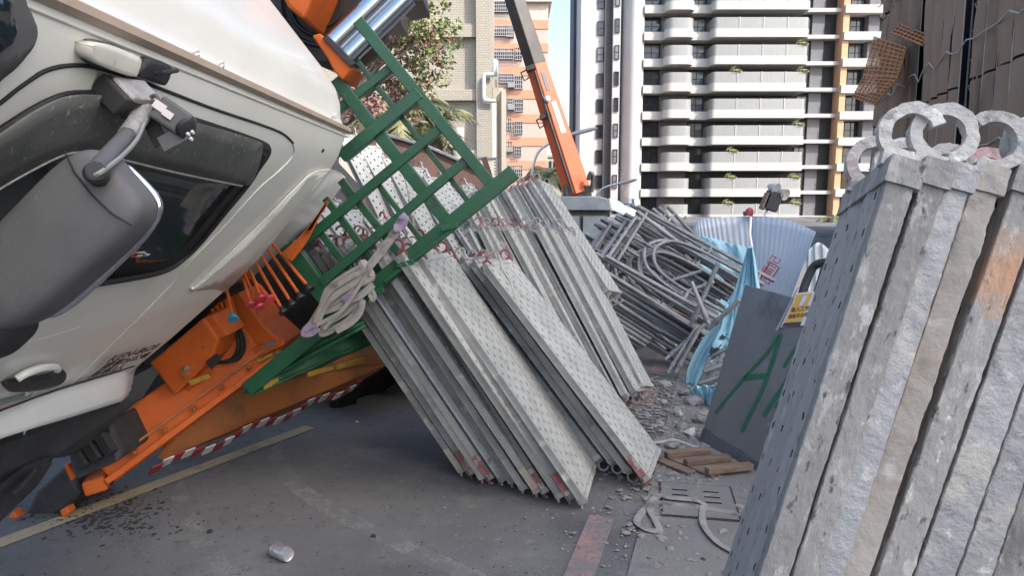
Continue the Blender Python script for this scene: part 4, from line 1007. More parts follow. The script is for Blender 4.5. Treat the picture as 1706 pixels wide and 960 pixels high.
# ================================================================ BLUE HOARDING AND TARP
hoard = thing('corrugated_hoarding', V((3.0, 8.6, 0)), 'torn pale blue corrugated steel hoarding fanned upward behind the heap', 'hoarding')
def fan(bot, top, Yb, Yt, n, name, mat, corr, ncor, prof=None, bulge=.0):
    bc, tc = cr([V((p[0], p[1], 0)) for p in bot], 10), cr([V((p[0], p[1], 0)) for p in top], 10)
    def smp(c, u): f = u * (len(c) - 1); i = min(int(f), len(c) - 2); return c[i].lerp(c[i + 1], f - i)
    def fn(u, v):
        a, b = smp(bc, u), smp(tc, u); p = a.lerp(b, v)
        tri = abs(((u * ncor) % 1) - .5) * 2; tri = min(1, max(0, (tri - .25) * 2))
        return W(p.x, p.y, Yb(u) + (Yt(u) - Yb(u)) * v + corr * tri + bulge * math.sin(math.pi * v))
    mb = MB(); mb.grid(fn, n, 16); return mb.build(name, mat, hoard, 25, solid=.004)
fan([(1158, 640), (1200, 650), (1240, 640), (1262, 560)], [(1154, 385), (1163, 368), (1200, 362), (1252, 360)], lambda u: 8.9 - .2 * u, lambda u: 9.3 - .25 * u, 160, 'sheet', MT['hoard'], .007, 17)
fan([(1256, 560), (1266, 600), (1285, 580), (1300, 545)], [(1252, 360), (1290, 362), (1330, 373), (1359, 386)], lambda u: 8.6 - .5 * u, lambda u: 9.0 - .9 * u, 160, 'sheet', MT['hoard'], .006, 14)
fan([(1340, 520), (1370, 520), (1400, 520)], [(1345, 420), (1365, 404), (1392, 428)], lambda u: 7.6, lambda u: 7.6, 40, 'sheet', MT['hoard'], .03, 4)
MB().tube([W(1251, 362, 8.7), W(1249, 390, 8.55), W(1253, 415, 8.4)], .018, 6).build('joint_strip', MT['poster_w'], hoard)
# red sign print on the right sheet
def print_on(par, body, size, px, py, Y, px2, py2, Y2, mat, nrm=(0, -1, 0)):
    o0, o1 = W(px, py, Y), W(px2, py2, Y2); ex = (o1 - o0).normalized(); ez = V(nrm); ez = (ez - ex * ez.dot(ex)).normalized(); ey = ez.cross(ex)
    o = link('lettering', text_mesh(body, size, mat), par); o.matrix_local = Matrix.Translation(-par.location) @ frame_matrix(o0, ex, ey, ez); return o
print_on(hoard, '福記', .15, 1277, 466, 8.3, 1291, 446, 8.27, MT['red_print'])
print_on(hoard, '營造', .15, 1259, 492, 8.28, 1270, 474, 8.26, MT['red_print'])
mb = MB(); c = [W(1266, 464, 8.36), W(1284, 437, 8.34), W(1298, 446, 8.30), W(1280, 474, 8.32)]
mb.tube(c + [c[0]], .01, 4); mb.build('print_border', MT['red_print'], hoard)
tarp = thing('blue_tarp', G(1160, 640), 'crumpled light blue printed tarp hanging below the hoarding onto the rubble', 'tarp')
def drape(left, right, Yl, Yr, nu, nv, amp, name, mat, fold=6, seed=0):
    lc, rc = cr([V((p[0], p[1], 0)) for p in left], 8), cr([V((p[0], p[1], 0)) for p in right], 8)
    def smp(c, u): f = u * (len(c) - 1); i = min(int(f), len(c) - 2); return c[i].lerp(c[i + 1], f - i)
    def fn(u, v):
        a, b = smp(lc, 1 - v), smp(rc, 1 - v); p = a.lerp(b, u)
        f = mnoise.noise(V((u * fold + seed, v * 1.6, seed))) + .5 * mnoise.noise(V((u * fold * 2.2, v * 4 + seed, 2))) + .3 * abs(mnoise.noise(V((u * fold * 3, v * 7, seed + 5))))
        e = 4 * (abs(u - .5) ** 2 + abs(v - .5) ** 2); return W(p.x + f * amp * (22 + 70 * e), p.y + f * amp * (8 + 90 * e), Yl + (Yr - Yl) * u + amp * f)
    mb = MB(); mb.grid(fn, nu, nv); return mb.build(name, mat, tarp, 50, solid=.004)
drape([(1158, 386), (1157, 420), (1150, 500), (1145, 560)], [(1252, 415), (1258, 450), (1262, 500), (1250, 560)], 8.0, 7.9, 60, 60, .05, 'sheet', MT['tarp'], 4, 1)
drape([(1246, 412), (1226, 470), (1198, 530), (1166, 572), (1148, 606), (1141, 640), (1150, 664)], [(1255, 412), (1264, 470), (1272, 540), (1268, 580), (1244, 615), (1222, 640), (1200, 668)], 6.0, 5.85, 70, 70, .045, 'front_sheet', MT['tarp'], 7, 6)
drape([(1208, 512), (1198, 545), (1184, 585), (1176, 605)], [(1250, 500), (1252, 545), (1240, 585), (1216, 606)], 5.88, 5.8, 50, 40, .04, 'printed_sheet', MT['tarp_print'], 6, 3)
drape([(1146, 645), (1152, 662), (1160, 690), (1158, 718)], [(1210, 640), (1206, 660), (1196, 690), (1184, 726)], 5.5, 5.2, 40, 30, .05, 'sheet_fold', MT['tarp'], 8, 12)
fl = thing('floodlight', W(1284, 352, 8.9), 'tilted black floodlight box with two lamp heads above the hoarding', 'floodlight')
def obox(c, ax, hl, par, nm, mat, bev=.01):
    mb = MB(); e1 = V(ax[0]).normalized(); e2 = V(ax[1]); e2 = (e2 - e1 * e2.dot(e1)).normalized(); e3 = e1.cross(e2)
    mb.box(c, e1, e2, e3, tuple(-h for h in hl), hl); return mb.build(nm, mat, par, 0, bevel=bev)
fc = W(1286, 335, 8.9); obox(fc, ((.35, 0, 1), (1, 0, -.3)), (.12, .095, .06), fl, 'housing', MT['black'])
obox(fc + V((-.09, -.005, -.0)), ((.35, 0, 1), (1, 0, -.3)), (.11, .03, .055), fl, 'side_plate', MT['wood'])
for px, py in ((1288, 313), (1303, 322)):
    c = W(px, py, 8.9); MB().lathe(c, (.4, -.7, -.3), [(.03, -.07), (.05, -.03), (.075, .04), (.075, .06), (.05, .05)], 16).build('lamp_head', MT['grille'], fl)
MB().tube([W(1278, 350, 8.9), W(1273, 362, 8.85)], .014, 6).build('bracket', MT['grille'], fl)
MB().tube([W(1288, 318, 8.9), W(1294, 326, 8.9), W(1303, 324, 8.9)], .014, 6).build('bracket', MT['grille'], fl)
bl = thing('warning_beacon', W(1246, 358, 9.0), 'small red warning beacon on the hoarding top edge', 'beacon')
MB().lathe(W(1247, 359, 9.0), (.2, 0, 1), [(.05, 0), (.055, .03), (.05, .07), (.02, .1)], 14).build('lens', MT['red_print'], bl)
MB().lathe(W(1239, 356, 9.0), (1, 0, .1), [(.03, 0), (.03, .06)], 10).build('base', MT['black'], bl)

# ================================================================ GREY STEEL PANEL WITH GRAFFITI
pa, pb_, pd = W(1165, 737, 4.5), W(1241, 474, 4.75), W(1262, 800, 3.95)
ex = (pd - pa).normalized(); up_ = (pb_ - pa); ey = (up_ - ex * up_.dot(ex) * 0).normalized()
nrm = ex.cross(ey).normalized()
if nrm.y > 0: nrm = -nrm
gp = thing('steel_panel', G(1200, 780), 'large dark grey steel panel with green spray-painted letters leaning at the right', 'panel')
wlen, hlen = 1.75, up_.length
mb = MB(); mb.prism([pa, pa + ex * wlen, pa + ex * wlen + ey * hlen, pa + ey * hlen], -nrm * .05); mb.build('plate', MT['panel'], gp, 0, bevel=.006)
# ragged darker lower bevel
P = []; n = 40
for i in range(n + 1):
    t = wlen * i / n; h = .10 + .02 * mnoise.noise(V((t * 9, 0, 0))) + .012 * mnoise.noise(V((t * 31, 4, 0)))
    P += [pa + ex * t + nrm * .003 - ey * .004, pa + ex * t + ey * h + nrm * .003]
mb = MB(); mb.add(P, [(2 * i, 2 * i + 2, 2 * i + 3, 2 * i + 1) for i in range(n)]); mb.build('dark_lower_edge', MT['panel_edge'], gp, 0, solid=.002)
def on_panel(px, py, off=.003):
    r = ray(px, py); o = V((0, 0, CAMH)); t = (pa - o).dot(nrm) / r.dot(nrm); return o + r * t + nrm * off
def stroke(pts, w):
    w = w * .72
    q = cr([on_panel(*p) for p in pts], 8); P = []; k = len(q); rr = random.Random(len(pts) * 7 + int(pts[0][0]))
    for i, p in enumerate(q):
        d = (q[min(i + 1, k - 1)] - q[max(i - 1, 0)]).normalized(); s = nrm.cross(d) * (w / 2) * (1 + .25 * mnoise.noise(V((i * .7, pts[0][0], 0)))) * (.55 if i in (0, k - 1) else 1)
        P += [p - s, p + s]
    mb = MB(); mb.add(P, [(2 * i, 2 * i + 1, 2 * i + 3, 2 * i + 2) for i in range(k - 1)]); return mb.build('spray_stroke', MT['spray'], gp, 0, solid=.0015)
stroke([(1300, 558), (1277, 590), (1245, 625), (1212, 664), (1192, 690)], .035)
stroke([(1301, 556), (1288, 600), (1270, 650), (1248, 695), (1236, 720)], .045)
stroke([(1240, 630), (1258, 628), (1277, 627)], .05)
stroke([(1330, 575), (1318, 592), (1306, 612)], .035)
stroke([(1326, 606), (1308, 640), (1286, 672), (1272, 695)], .045)
stroke([(1306, 664), (1292, 680)], .04)
def quad_on(pxs, off, mat, nm):
    mb = MB(); mb.prism([on_panel(*p, off) for p in pxs], nrm * .0015); return mb.build(nm, mat, gp, 0)
poster = quad_on([(1328, 489), (1359, 486), (1341, 543), (1301, 546)], .004, MT['poster_w'], 'poster')
quad_on([(1330, 492), (1355, 489), (1342, 521), (1337, 536), (1309, 538)], .007, MT['poster_y'], 'poster_print')
quad_on([(1308, 539), (1337, 537), (1334, 544), (1304, 545)], .007, MT['poster_k'], 'poster_print')
quad_on([(1340, 495), (1347, 493), (1344, 503), (1337, 511), (1333, 510)], .010, MT['poster_b'], 'poster_print')
quad_on([(1331, 480), (1333, 480), (1298, 552), (1294, 552)], .0125, MT['tape_clear'], 'tape')
def text_on_panel(body, size, p0, p1):
    o0, o1 = on_panel(*p0, .0105), on_panel(*p1, .0105); e = (o1 - o0).normalized(); y = nrm.cross(e)
    o = link('lettering', text_mesh(body, size, MT['poster_k'], extrude=.0004), gp); o.matrix_local = Matrix.Translation(-gp.location) @ frame_matrix(o0, e, y, nrm)
text_on_panel('進入工地', .036, (1319, 521), (1344, 518)); text_on_panel('請戴安全帽', .030, (1315, 531.5), (1340, 528.5))
# tubular guard frame behind the panel
gf = thing('tubular_guard', V((pa + ex * 1.2).to_tuple()) * 1, 'black bent-tube guard frame sticking up behind the grey panel', 'guard rail')
bk = -nrm * .12
def gb(px, py, d): return on_panel(px, py) - nrm * d
MB().tube(cr([gb(1300, 520, .15), gb(1312, 470, .15), gb(1325, 438, .15), gb(1334, 428, .15), gb(1350, 424, .15), gb(1400, 417, .15)], 6), .028, 10).build('rail', MT['black'], gf)
MB().tube(cr([gb(1318, 520, .3), gb(1328, 470, .3), gb(1337, 452, .3), gb(1346, 443, .3), gb(1400, 436, .3)], 6), .024, 10).build('rail', MT['black'], gf)
MB().tube([gb(1348, 424, .15), gb(1332, 470, .16), gb(1322, 500, .16)], .018, 8).build('upright', MT['black'], gf)
MB().tube([gb(1376, 422, .15), gb(1362, 462, .16), gb(1350, 500, .16)], .018, 8).build('upright', MT['black'], gf)
# bent lattice scrap below the tarp
def scrap(cs, nu, nv, label, seed):
    t = thing('bent_deck_scrap', V(cs[0]), label, 'scrap metal', 'bent scaffold deck scrap'); c = [V(p) for p in cs]
    f = lambda u, v: (c[0] * (1 - u) + c[1] * u) * (1 - v) + (c[3] * (1 - u) + c[2] * u) * v
    nn = (c[1] - c[0]).cross(c[3] - c[0]).normalized()
    cols = 18; rows = 7
    mb = MB(); mb.grid(lambda u, v: f(u, v) + nn * .01 * math.sin(u * 9 + seed), cols, rows, skip=lambda i, j: i % 3 == 1 and j % 3 == 1); mb.build('perforated_sheet', MT['plank'], t, 0, solid=.003)
    for v in (0, 1): MB().beam(f(0, v), f(1, v), .04, .045, up=nn).build('rail', MT['plank'], t, 0)
    for u in (0, 1): MB().beam(f(u, 0), f(u, 1), .035, .035, up=nn).build('end_bar', MT['tube'], t, 0)
scrap([W(1183, 596, 5.9), W(1252, 566, 5.7), W(1246, 590, 5.65), W(1175, 620, 5.8)], 6, 3, 'upper bent perforated deck piece lying on the blue tarp', 1)
scrap([W(1176, 622, 5.7), W(1235, 600, 5.5), W(1228, 622, 5.45), W(1166, 642, 5.6)], 6, 3, 'lower bent perforated deck piece beside the grey panel', 2)
scrap([W(1213, 598, 5.35), W(1248, 575, 5.2), W(1236, 606, 5.15), W(1225, 613, 5.3)], 4, 2, 'small torn perforated corner poking out by the grey panel', 3)
pole(W(1218, 602, 5.3), W(1196, 665, 5.2), .014, 'thin bent strut standing beside the grey panel')
# brown rusty plate behind the rack
rp = thing('rusty_plate', W(720, 300, 7.6), 'rusty brown steel plate standing behind the planks and green rack', 'plate')
mb = MB(); mb.prism([W(600, 205, 7.6), W(640, 226, 7.6), (W(712, 246, 7.6)), W(800, 285, 7.6), W(832, 335, 7.6), W(835, 420, 7.6), W(600, 420, 7.6)], (0, .05, 0)); mb.build('plate', MT['rust'], rp, 0)
mb = MB(); mb.tube([W(640, 224, 7.58), W(712, 244, 7.58), W(800, 283, 7.58)], .02, 6); mb.build('top_rim', MT['tube'], rp)
MB().beam(W(806, 262, 6.3), W(818, 300, 6.3), .05, .05).build('stake', MT['rust'], rp, 0)

# ================================================================ GROUND THINGS
# wooden pallet piece
pal = thing('broken_pallet', G(1155, 785), 'broken wooden pallet piece lying under the grey panel edge', 'pallet')
c0, c1, c2 = G(1106, 768), G(1185, 800), G(1125, 752)
e1 = (c1 - c0); L1 = e1.length; e1.normalize(); e2 = V((-e1.y, e1.x, 0))
for s, w in ((0, .5),): MB().box(c0, e1, e2, (0, 0, 1), (0, 0, .012), (L1, .30, .028)).build('board', MT['wood'], pal, 0, bevel=.003)
for t in (0, .42, .86): MB().box(c0 + e1 * (L1 * t), (e1 * .35 + e2).normalized(), (e2 * -.35 + e1).normalized(), (0, 0, 1), (-.0, 0, .029), (.30, .05, .065)).build('bearer', MT['wood'], pal, 0, bevel=.003)
MB().box(c0 - e2 * .09, e1, e2, (0, 0, 1), (.02, 0, .013), (L1 - .1, .07, .03)).build('board', MT['wood'], pal, 0, bevel=.003)
# webbing strap on the ground
st = thing('ground_strap', G(1130, 870), 'loose grey webbing strap looped on the ground by the drain cover', 'strap')
zz = lambda x, y, z=.018: G(1010 + x / 2.341, 550 + y / 2.341, z)
pts = [zz(505, 872), zz(430, 825), zz(380, 760), zz(378, 700), zz(385, 685), zz(350, 665, .03), zz(250, 655, .03), zz(205, 648, .03), zz(170, 680), zz(120, 742), zz(150, 775), zz(205, 782), zz(190, 740), zz(172, 705), zz(200, 675), zz(270, 682), zz(350, 690), zz(440, 703), zz(500, 715), zz(560, 740)]
MB().tube(cr(pts, 7), .019, 10, flat=(.25, -.2, 1)).build('webbing', MT['strap_dirty'], st, 60)
st2 = thing('ground_rope', G(1100, 735), 'pale rope lying across the pavement near the rubble', 'rope')
MB().tube(cr([zz(90, 415, .012), zz(140, 435, .012), zz(200, 440, .012), zz(260, 430, .02), zz(310, 445, .012), zz(360, 465, .012)], 6), .011, 8).build('rope', MT['rope'], st2)
# drain cover with real slots
dc = thing('drain_cover', G(1190, 850), 'concrete drain cover with rows of dark slots set in the gutter', 'drain cover')
o0 = G(1105, 862, .0); d1 = (G(1232, 872) - o0); d1.z = 0; wdt = d1.length; d1.normalize(); d2 = V((-d1.y, d1.x, 0)); hgt = .42
mb = MB(); nx, ny = 40, 24
xs_ = [wdt * i / nx for i in range(nx + 1)]
def cell(i, j): return (j % 4 == 2) and (6 <= i <= 14 or 24 <= i <= 32) and 3 < j < 21
mb.grid(lambda u, v: o0 + d1 * (u * wdt) + d2 * (v * hgt) + V((0, 0, .016)), nx, ny, skip=cell)
mb.build('cover_plate', MT['concrete'], dc, 0)
mb = MB(); mb.box(o0, d1, d2, (0, 0, 1), (.0, .0, .0102), (wdt, hgt, .0115)); mb.build('slot_shade', MT['net_dark'], dc, 0)  # black sheet just below the slots stands for the shaded drain
mb = MB()
for a, b in (((-.012, -.012), (wdt + .012, 0)), ((-.012, hgt), (wdt + .012, hgt + .012)), ((-.012, 0), (0, hgt)), ((wdt, 0), (wdt + .012, hgt))): mb.box(o0, d1, d2, (0, 0, 1), (a[0], a[1], .009), (b[0], b[1], .0125))
mb.build('joint', MT['dirt'], dc, 0)
# drink can
can = thing('drink_can', G(469, 924), 'crumpled silver drink can lying on the asphalt', 'can')
ca, cb_ = G(455, 915, .033), G(487, 921, .033); ax = (cb_ - ca); ax.z = 0; ax = V((ax.x, -.07, 0)).normalized()
cc = G(468, 920, .033)
MB().lathe(cc - ax * .05, ax, [(.020, .0), (.026, 0), (.0325, .008), (.033, .012), (.033, .085)], 28).build('body', MT['alu'], can, 50)
MB().lathe(cc - ax * .05, ax, [(.033, .0851), (.032, .092), (.0275, .104), (.0285, .107), (.0265, .107), (.0255, .101), (.001, .100)], 28).build('lid', MT['alu_plain'], can, 50)
# rubble, chips and splatter
def chunk(rn, s):
    bm = bmesh.new(); bmesh.ops.create_icosphere(bm, subdivisions=1, radius=1)
    sc = V((rn.uniform(.7, 1.4), rn.uniform(.6, 1.1), rn.uniform(.3, .6))) * s; sd2 = V((rn.random() * 50, rn.random() * 50, 0))
    for v in bm.verts: v.co = V((v.co.x * sc.x, v.co.y * sc.y, v.co.z * sc.z)) * (1 + .5 * mnoise.noise(v.co * 1.4 + sd2))
    P = [v.co.copy() for v in bm.verts]; F = [tuple(v.index for v in f.verts) for f in bm.faces]; bm.free(); return P, F
def scatter(name, fn, n, s0, s1, mat, label, cat, seed, flat=.5):
    rn = random.Random(seed); mb = MB(); prot = [chunk(rn, 1) for _ in range(8)]
    for i in range(n):
        p = fn(rn); P, F = prot[rn.randrange(8)]; s = s0 + (s1 - s0) * rn.random() ** 3; a = rn.uniform(0, 6.28); ca_, sa = math.cos(a), math.sin(a)
        mb.add([(p.x + s * (v.x * ca_ - v.y * sa), p.y + s * (v.x * sa + v.y * ca_), p.z + s * v.z * flat + s * .12) for v in P], F)
    o = mb.build(name, mat, None, 0); return tag(o, label, cat, kind='stuff')
scatter('gravel', lambda r: G(r.gauss(1115, 62), 620 + abs(r.gauss(0, 120)), .008), 2600, .004, .030, MT['stone'], 'scattered grey rubble chips along the gutter', 'gravel', 1)
scatter('gravel_fines', lambda r: G(r.gauss(1050, 170), 640 + abs(r.gauss(120, 110)), .006), 2600, .002, .009, MT['stone'], 'fine pale chips sprinkled over road and gutter', 'gravel', 2)
scatter('road_grit', lambda r: G(r.uniform(0, 1000), 690 + 270 * r.random() ** .8, .0), 500, .002, .007, MT['dirt'], 'sparse dark grit specks over the asphalt', 'grit', 3)
scatter('black_grit', lambda r: G(100 + r.gauss(70, 62), 868 - .30 * 0 + r.gauss(-10, 17), .0), 900, .003, .016, MT['dirt'], 'dark splattered grit at the outrigger foot', 'grit', 4)
rn = random.Random(21)
lumps = [(1105, 670, .05), (1140, 655, .09), (1130, 690, .07), (1165, 700, .08), (1120, 742, .07), (1150, 722, .06), (1098, 705, .05), (1172, 728, .06), (1158, 668, .10), (1175, 690, .07), (1135, 712, .06), (1108, 640, .06), (1176, 648, .09)]
names = ['near the red line', 'under the blue tarp edge', 'in the rubble strip centre', 'against the tarp fold', 'flat beside the pallet', 'by the rope end', 'beside the red line gap', 'under the panel corner', 'behind the rubble strip', 'under the crumpled tarp', 'left of the panel foot', 'below the frame bundle', 'deep under the scrap']
for (px, py, s), nm in zip(lumps, names):
    P, F = chunk(rn, s); o = MB().add(P, F).build('rubble_chunk', MT['stone'], None, 0, bevel=.004); o.location = G(px, py, s * .22 + .008); o.rotation_euler = (rn.uniform(-.3, .3), rn.uniform(-.3, .3), rn.uniform(0, 6))
    tag(o, 'grey concrete rubble chunk ' + nm, 'rubble', 'rubble chunks by the gutter')
for px, py, s, lab in ((622, 894, .022, 'dark dirt clod on the asphalt right of the can'), (350, 886, .018, 'dark dirt clod on the asphalt left of the can'), (595, 703, .014, 'tiny white pebble near the plank pile shadow'), (1172, 934, .02, 'dark clod on the gutter near the foreground planks'), (252, 880, .014, 'small dark clod left on the asphalt by the yellow line')):
    P, F = chunk(rn, s); o = MB().add(P, F).build('dirt_clod', MT['poster_w'] if 'white' in lab else MT['dirt'], None, 0); o.location = G(px, py, s * .2); tag(o, lab, 'clod')
# ================================================================ THE TOPPLED CRANE TRUCK
AL = math.radians(42)
EU, EL = V((math.cos(AL), 0, math.sin(AL))), V((math.sin(AL), 0, -math.cos(AL)))     # truck up, truck left (facing us and down)
YR, YF = 3.4, .7
OC = W(235, 610, YR); OC.y = 0
truck = thing('toppled_crane_truck', V((-2.2, 3.6, 0)), 'cream lorry with orange crane gear toppled on its side, cab overhanging the road', 'truck')
PR = [(-.25, .0), (0, .015), (.3, .032), (.66, .04), (1.0, .025), (1.27, 0), (1.45, -.03), (1.56, -.06), (1.64, -.10), (1.68, -.13)]
KC = YR / 3.6; PR = [(a * KC, b * KC) for a, b in PR]
def prof_l(u):
    if u <= PR[0][0]: return PR[0][1]
    for (a, b), (c, d) in zip(PR, PR[1:]):
        if u <= c:
            t = (u - a) / (c - a); return b + (d - b) * t
    return PR[-1][1] - (u - PR[-1][0]) * 1.2
def rear_in(Y):                      # rounding of the rear corner
    d = YR - Y; R = .16
    return 0 if d > R else R - math.sqrt(max(0, R * R - (R - d) ** 2))
def TC(Y, u, l): return OC + V((0, Y, 0)) + EU * u + EL * l
def S(px, py, off=0.0):
    r = ray(px, py); o = V((0, 0, CAMH)); lt = 0
    for _ in range(9):
        t = (lt - (o - OC).dot(EL)) / r.dot(EL); p = o + r * t; u = (p - OC).dot(EU); lt = prof_l(u) + off - rear_in(min(p.y, YR))
    return p
def SYU(px, py, off=0.0): p = S(px, py, off); return p.y, (p - OC).dot(EU)
# ---- cab shell
sec = [(-.12 * KC, -.30), (-.12 * KC, -.04)] + [(u, prof_l(u)) for u in [(-.115 + 1.795 * i / 44) * KC for i in range(45)]]
roof = [(1.685, -.155), (1.70, -.19), (1.745, -.24), (1.78, -.31), (1.80, -.42), (1.815, -.6), (1.84, -.9), (1.85, -1.2), (1.82, -1.9), (1.7, -2.2), (1.0, -2.3), (0, -2.3)]
roof = [(a * KC, b * KC) for a, b in roof]
sec_all = sec + roof
ys = [YF + (YR - .16 - YF) * i / 26 for i in range(27)] + [YR - .16 + .16 * math.sin(math.pi / 2 * i / 7) for i in range(1, 8)]
P = []; F = []; k = len(sec_all)
for Y in ys:
    q = rear_in(Y)
    for j, (u, l) in enumerate(sec_all):
        if j < len(sec) - 2: P.append(TC(Y, u, l - q))
        else:
            f = min(1, (j - len(sec) + 3) / 5); P.append(TC(Y, u - q * f, l - q * (1 - f)))
for i in range(len(ys) - 1):
    for j in range(k - 1): a = i * k + j; F.append((a, a + 1, a + k + 1, a + k))
n0 = (len(ys) - 1) * k; F.append(tuple(n0 + j for j in range(k)))
shell = sub(MB().add(P, F).build('cab', MT['cab'], truck, 40))
def tube_on(pxs, off, r, mat, nm, par=None, n=6, sm=5, closed=False):
    return MB().tube([S(p.x, p.y, off) for p in cr([V((a, b, 0)) for a, b in pxs], sm, closed)], r, n, closed=closed).build(nm, mat, par or shell)
def patch(pxs, off, mat, nm, th=.004, sm=4, par=None, smooth=True):
    pts = cr([V((a, b, 0)) for a, b in pxs], sm, True) if sm else [V((a, b, 0)) for a, b in pxs]
    yu = [SYU(p.x, p.y, off) for p in pts]
    bm = bmesh.new(); vs = [bm.verts.new((y, u, 0)) for y, u in yu]; bm.faces.new(vs)
    bmesh.ops.triangulate(bm, faces=bm.faces[:]); bmesh.ops.subdivide_edges(bm, edges=bm.edges[:], cuts=3, use_grid_fill=True)
    bm.verts.ensure_lookup_table(); bm.verts.index_update()
    P = [TC(v.co.x, v.co.y, prof_l(v.co.y) + off - rear_in(min(v.co.x, YR))) for v in bm.verts]; F = [tuple(v.index for v in f.verts) for f in bm.faces]; bm.free()
    o = MB().add(P, F).build(nm, mat, par or shell, 60)
    md = o.modifiers.new('solid', 'SOLIDIFY'); md.thickness = th; md.offset = 0; return o
# rain gutter ledge
mb = MB(); mb.tube([TC(YF + (YR - .1 - YF) * i / 30, 1.682 * KC, -.128 * KC) for i in range(31)], .016, 6); mb.build('rain_gutter', MT['gutter'], shell)
mb = MB(); mb.tube([TC(YF + (YR - .1 - YF) * i / 30, 1.655 * KC, -.112 * KC) for i in range(31)], .006, 6); mb.build('gutter_lip', MT['seam_light'], shell)
# side window: rubber frame, glass, smoked rain visor
win = [(-260, 400), (-60, 252), (0, 214), (50, 181), (103, 156), (150, 151), (200, 157), (330, 197), (430, 231), (449, 244), (446, 262), (420, 297), (372, 357), (330, 408), (298, 441), (262, 458), (200, 470), (130, 481), (0, 505), (-260, 560)]
patch(win, .004, MT['rubber'], 'window_seal', .01, 4)
glass = [(-250, 412), (-50, 262), (4, 224), (54, 190), (105, 165), (150, 160), (198, 166), (328, 206), (420, 234), (434, 246), (430, 262), (405, 292), (357, 350), (318, 397), (288, 428), (255, 444), (198, 456), (130, 466), (0, 490), (-250, 545)]
patch(glass, .010, MT['glass'], 'side_window', .004, 4)
vis = [(-260, 405), (-60, 262), (2, 222), (52, 188), (104, 163), (150, 158), (198, 164), (328, 204), (424, 233), (437, 247), (425, 290), (405, 309), (300, 287), (200, 263), (150, 252), (110, 255), (60, 278), (0, 312), (-60, 350), (-260, 480)]
patch(vis, .024, MT['visor'], 'rain_visor', .005, 3)
tube_on([(440, 256), (418, 300), (372, 357), (330, 408), (298, 437), (262, 454), (200, 466), (140, 476)], .012, .010, MT['rubber'], 'seal_bead')
tube_on([(-60, 355), (0, 314), (60, 280), (110, 257), (150, 254), (200, 265), (300, 289), (403, 310)], .026, .003, MT['alu_tape'], 'visor_edge')
# door seams and pressings
tube_on([(-40, 200), (0, 170), (37, 141), (78, 116), (125, 108), (175, 116), (250, 141), (350, 179), (430, 206), (470, 222), (488, 238)], .000, .0045, MT['seam_dark'], 'door_gap')
tube_on([(488, 238), (489, 256), (470, 280), (430, 315), (371, 380), (312, 440), (280, 480), (160, 600), (95, 662), (48, 712), (40, 724)], .0005, .0035, MT['seam_light'], 'door_gap')  # lower shut line coloured pale as the highlight along the gap
tube_on([(-30, 170 + 150), (0, 690 - 380)], -.05, .002, MT['seam_dark'], 'hidden_gap')
patch([(318, 482), (345, 480), (392, 474), (420, 460), (445, 436), (530, 356), (572, 303), (568, 290), (545, 284), (518, 290), (490, 318), (430, 380), (340, 465)], .004, MT['cab'], 'pressed_panel', .014, 3)
tube_on([(325, 478), (430, 377), (490, 316), (520, 289), (548, 283), (569, 290)], .008, .004, MT['seam_light'], 'pressing_edge')
tube_on([(0, 470 + 110), (60, 566), (130, 545)], -.003, .004, MT['seam_light'], 'door_crease')
# lower sill band
sp = [(-160, 752), (0, 687), (95, 652), (140, 638), (200, 620), (250, 604)]; sb = [(240, 620), (230, 642), (211, 666), (120, 693), (41, 717), (0, 730), (-160, 790)]
def sill_y(x): return S(x, 604 + (250 - x) * .335, .0).y
tp_ = [(-160, 752), (0, 687), (60, 664), (95, 652), (140, 638), (200, 620), (243, 606)]; bt_ = [(-160, 792), (0, 731), (60, 712), (95, 702), (140, 688), (200, 669), (228, 648)]
tv = [S(x, y, .012) for x, y in tp_]; bv = [W(x, y, t_.y - .04) for (x, y), t_ in zip(bt_, tv)]
P = []; F = []
for a_, b_ in zip(tv, bv):
    o_ = (a_ + b_) * .5 + EL * .010; P += [a_, a_.lerp(o_, .6) + EL * .003, o_, b_.lerp(o_, .5) + EL * .002, b_]
for i in range(len(tv) - 1):
    for j in range(4): q_ = i * 5 + j; F.append((q_, q_ + 1, q_ + 6, q_ + 5))
MB().add(P, F).build('sill_panel', MT['cab_low'], shell, 50, solid=.012)
tube_on([(0, 685), (95, 650), (140, 636), (200, 618), (250, 602)], .010, .003, MT['seam_dark'], 'sill_gap')
# door handle
patch([(5, 641), (20, 634), (48, 631), (78, 626), (96, 618), (107, 618), (108, 630), (97, 640), (70, 648), (30, 652), (12, 650)], .012, MT['black'], 'handle_recess', .012, 3)
tube_on([(28, 632), (45, 622), (68, 614), (90, 612), (96, 616)], .022, .012, MT['cab'], 'door_handle', n=8)
MB().lathe(S(45, 654, .003), EL, [(.012, 0), (.012, .008), (.005, .009)], 12).build('lock', MT['alu_plain'], shell)
patch([(-20, 672), (0, 668), (30, 660), (55, 654), (50, 661), (25, 668), (0, 676), (-20, 680)], .005, MT['teal'], 'sticker', .002, 0)
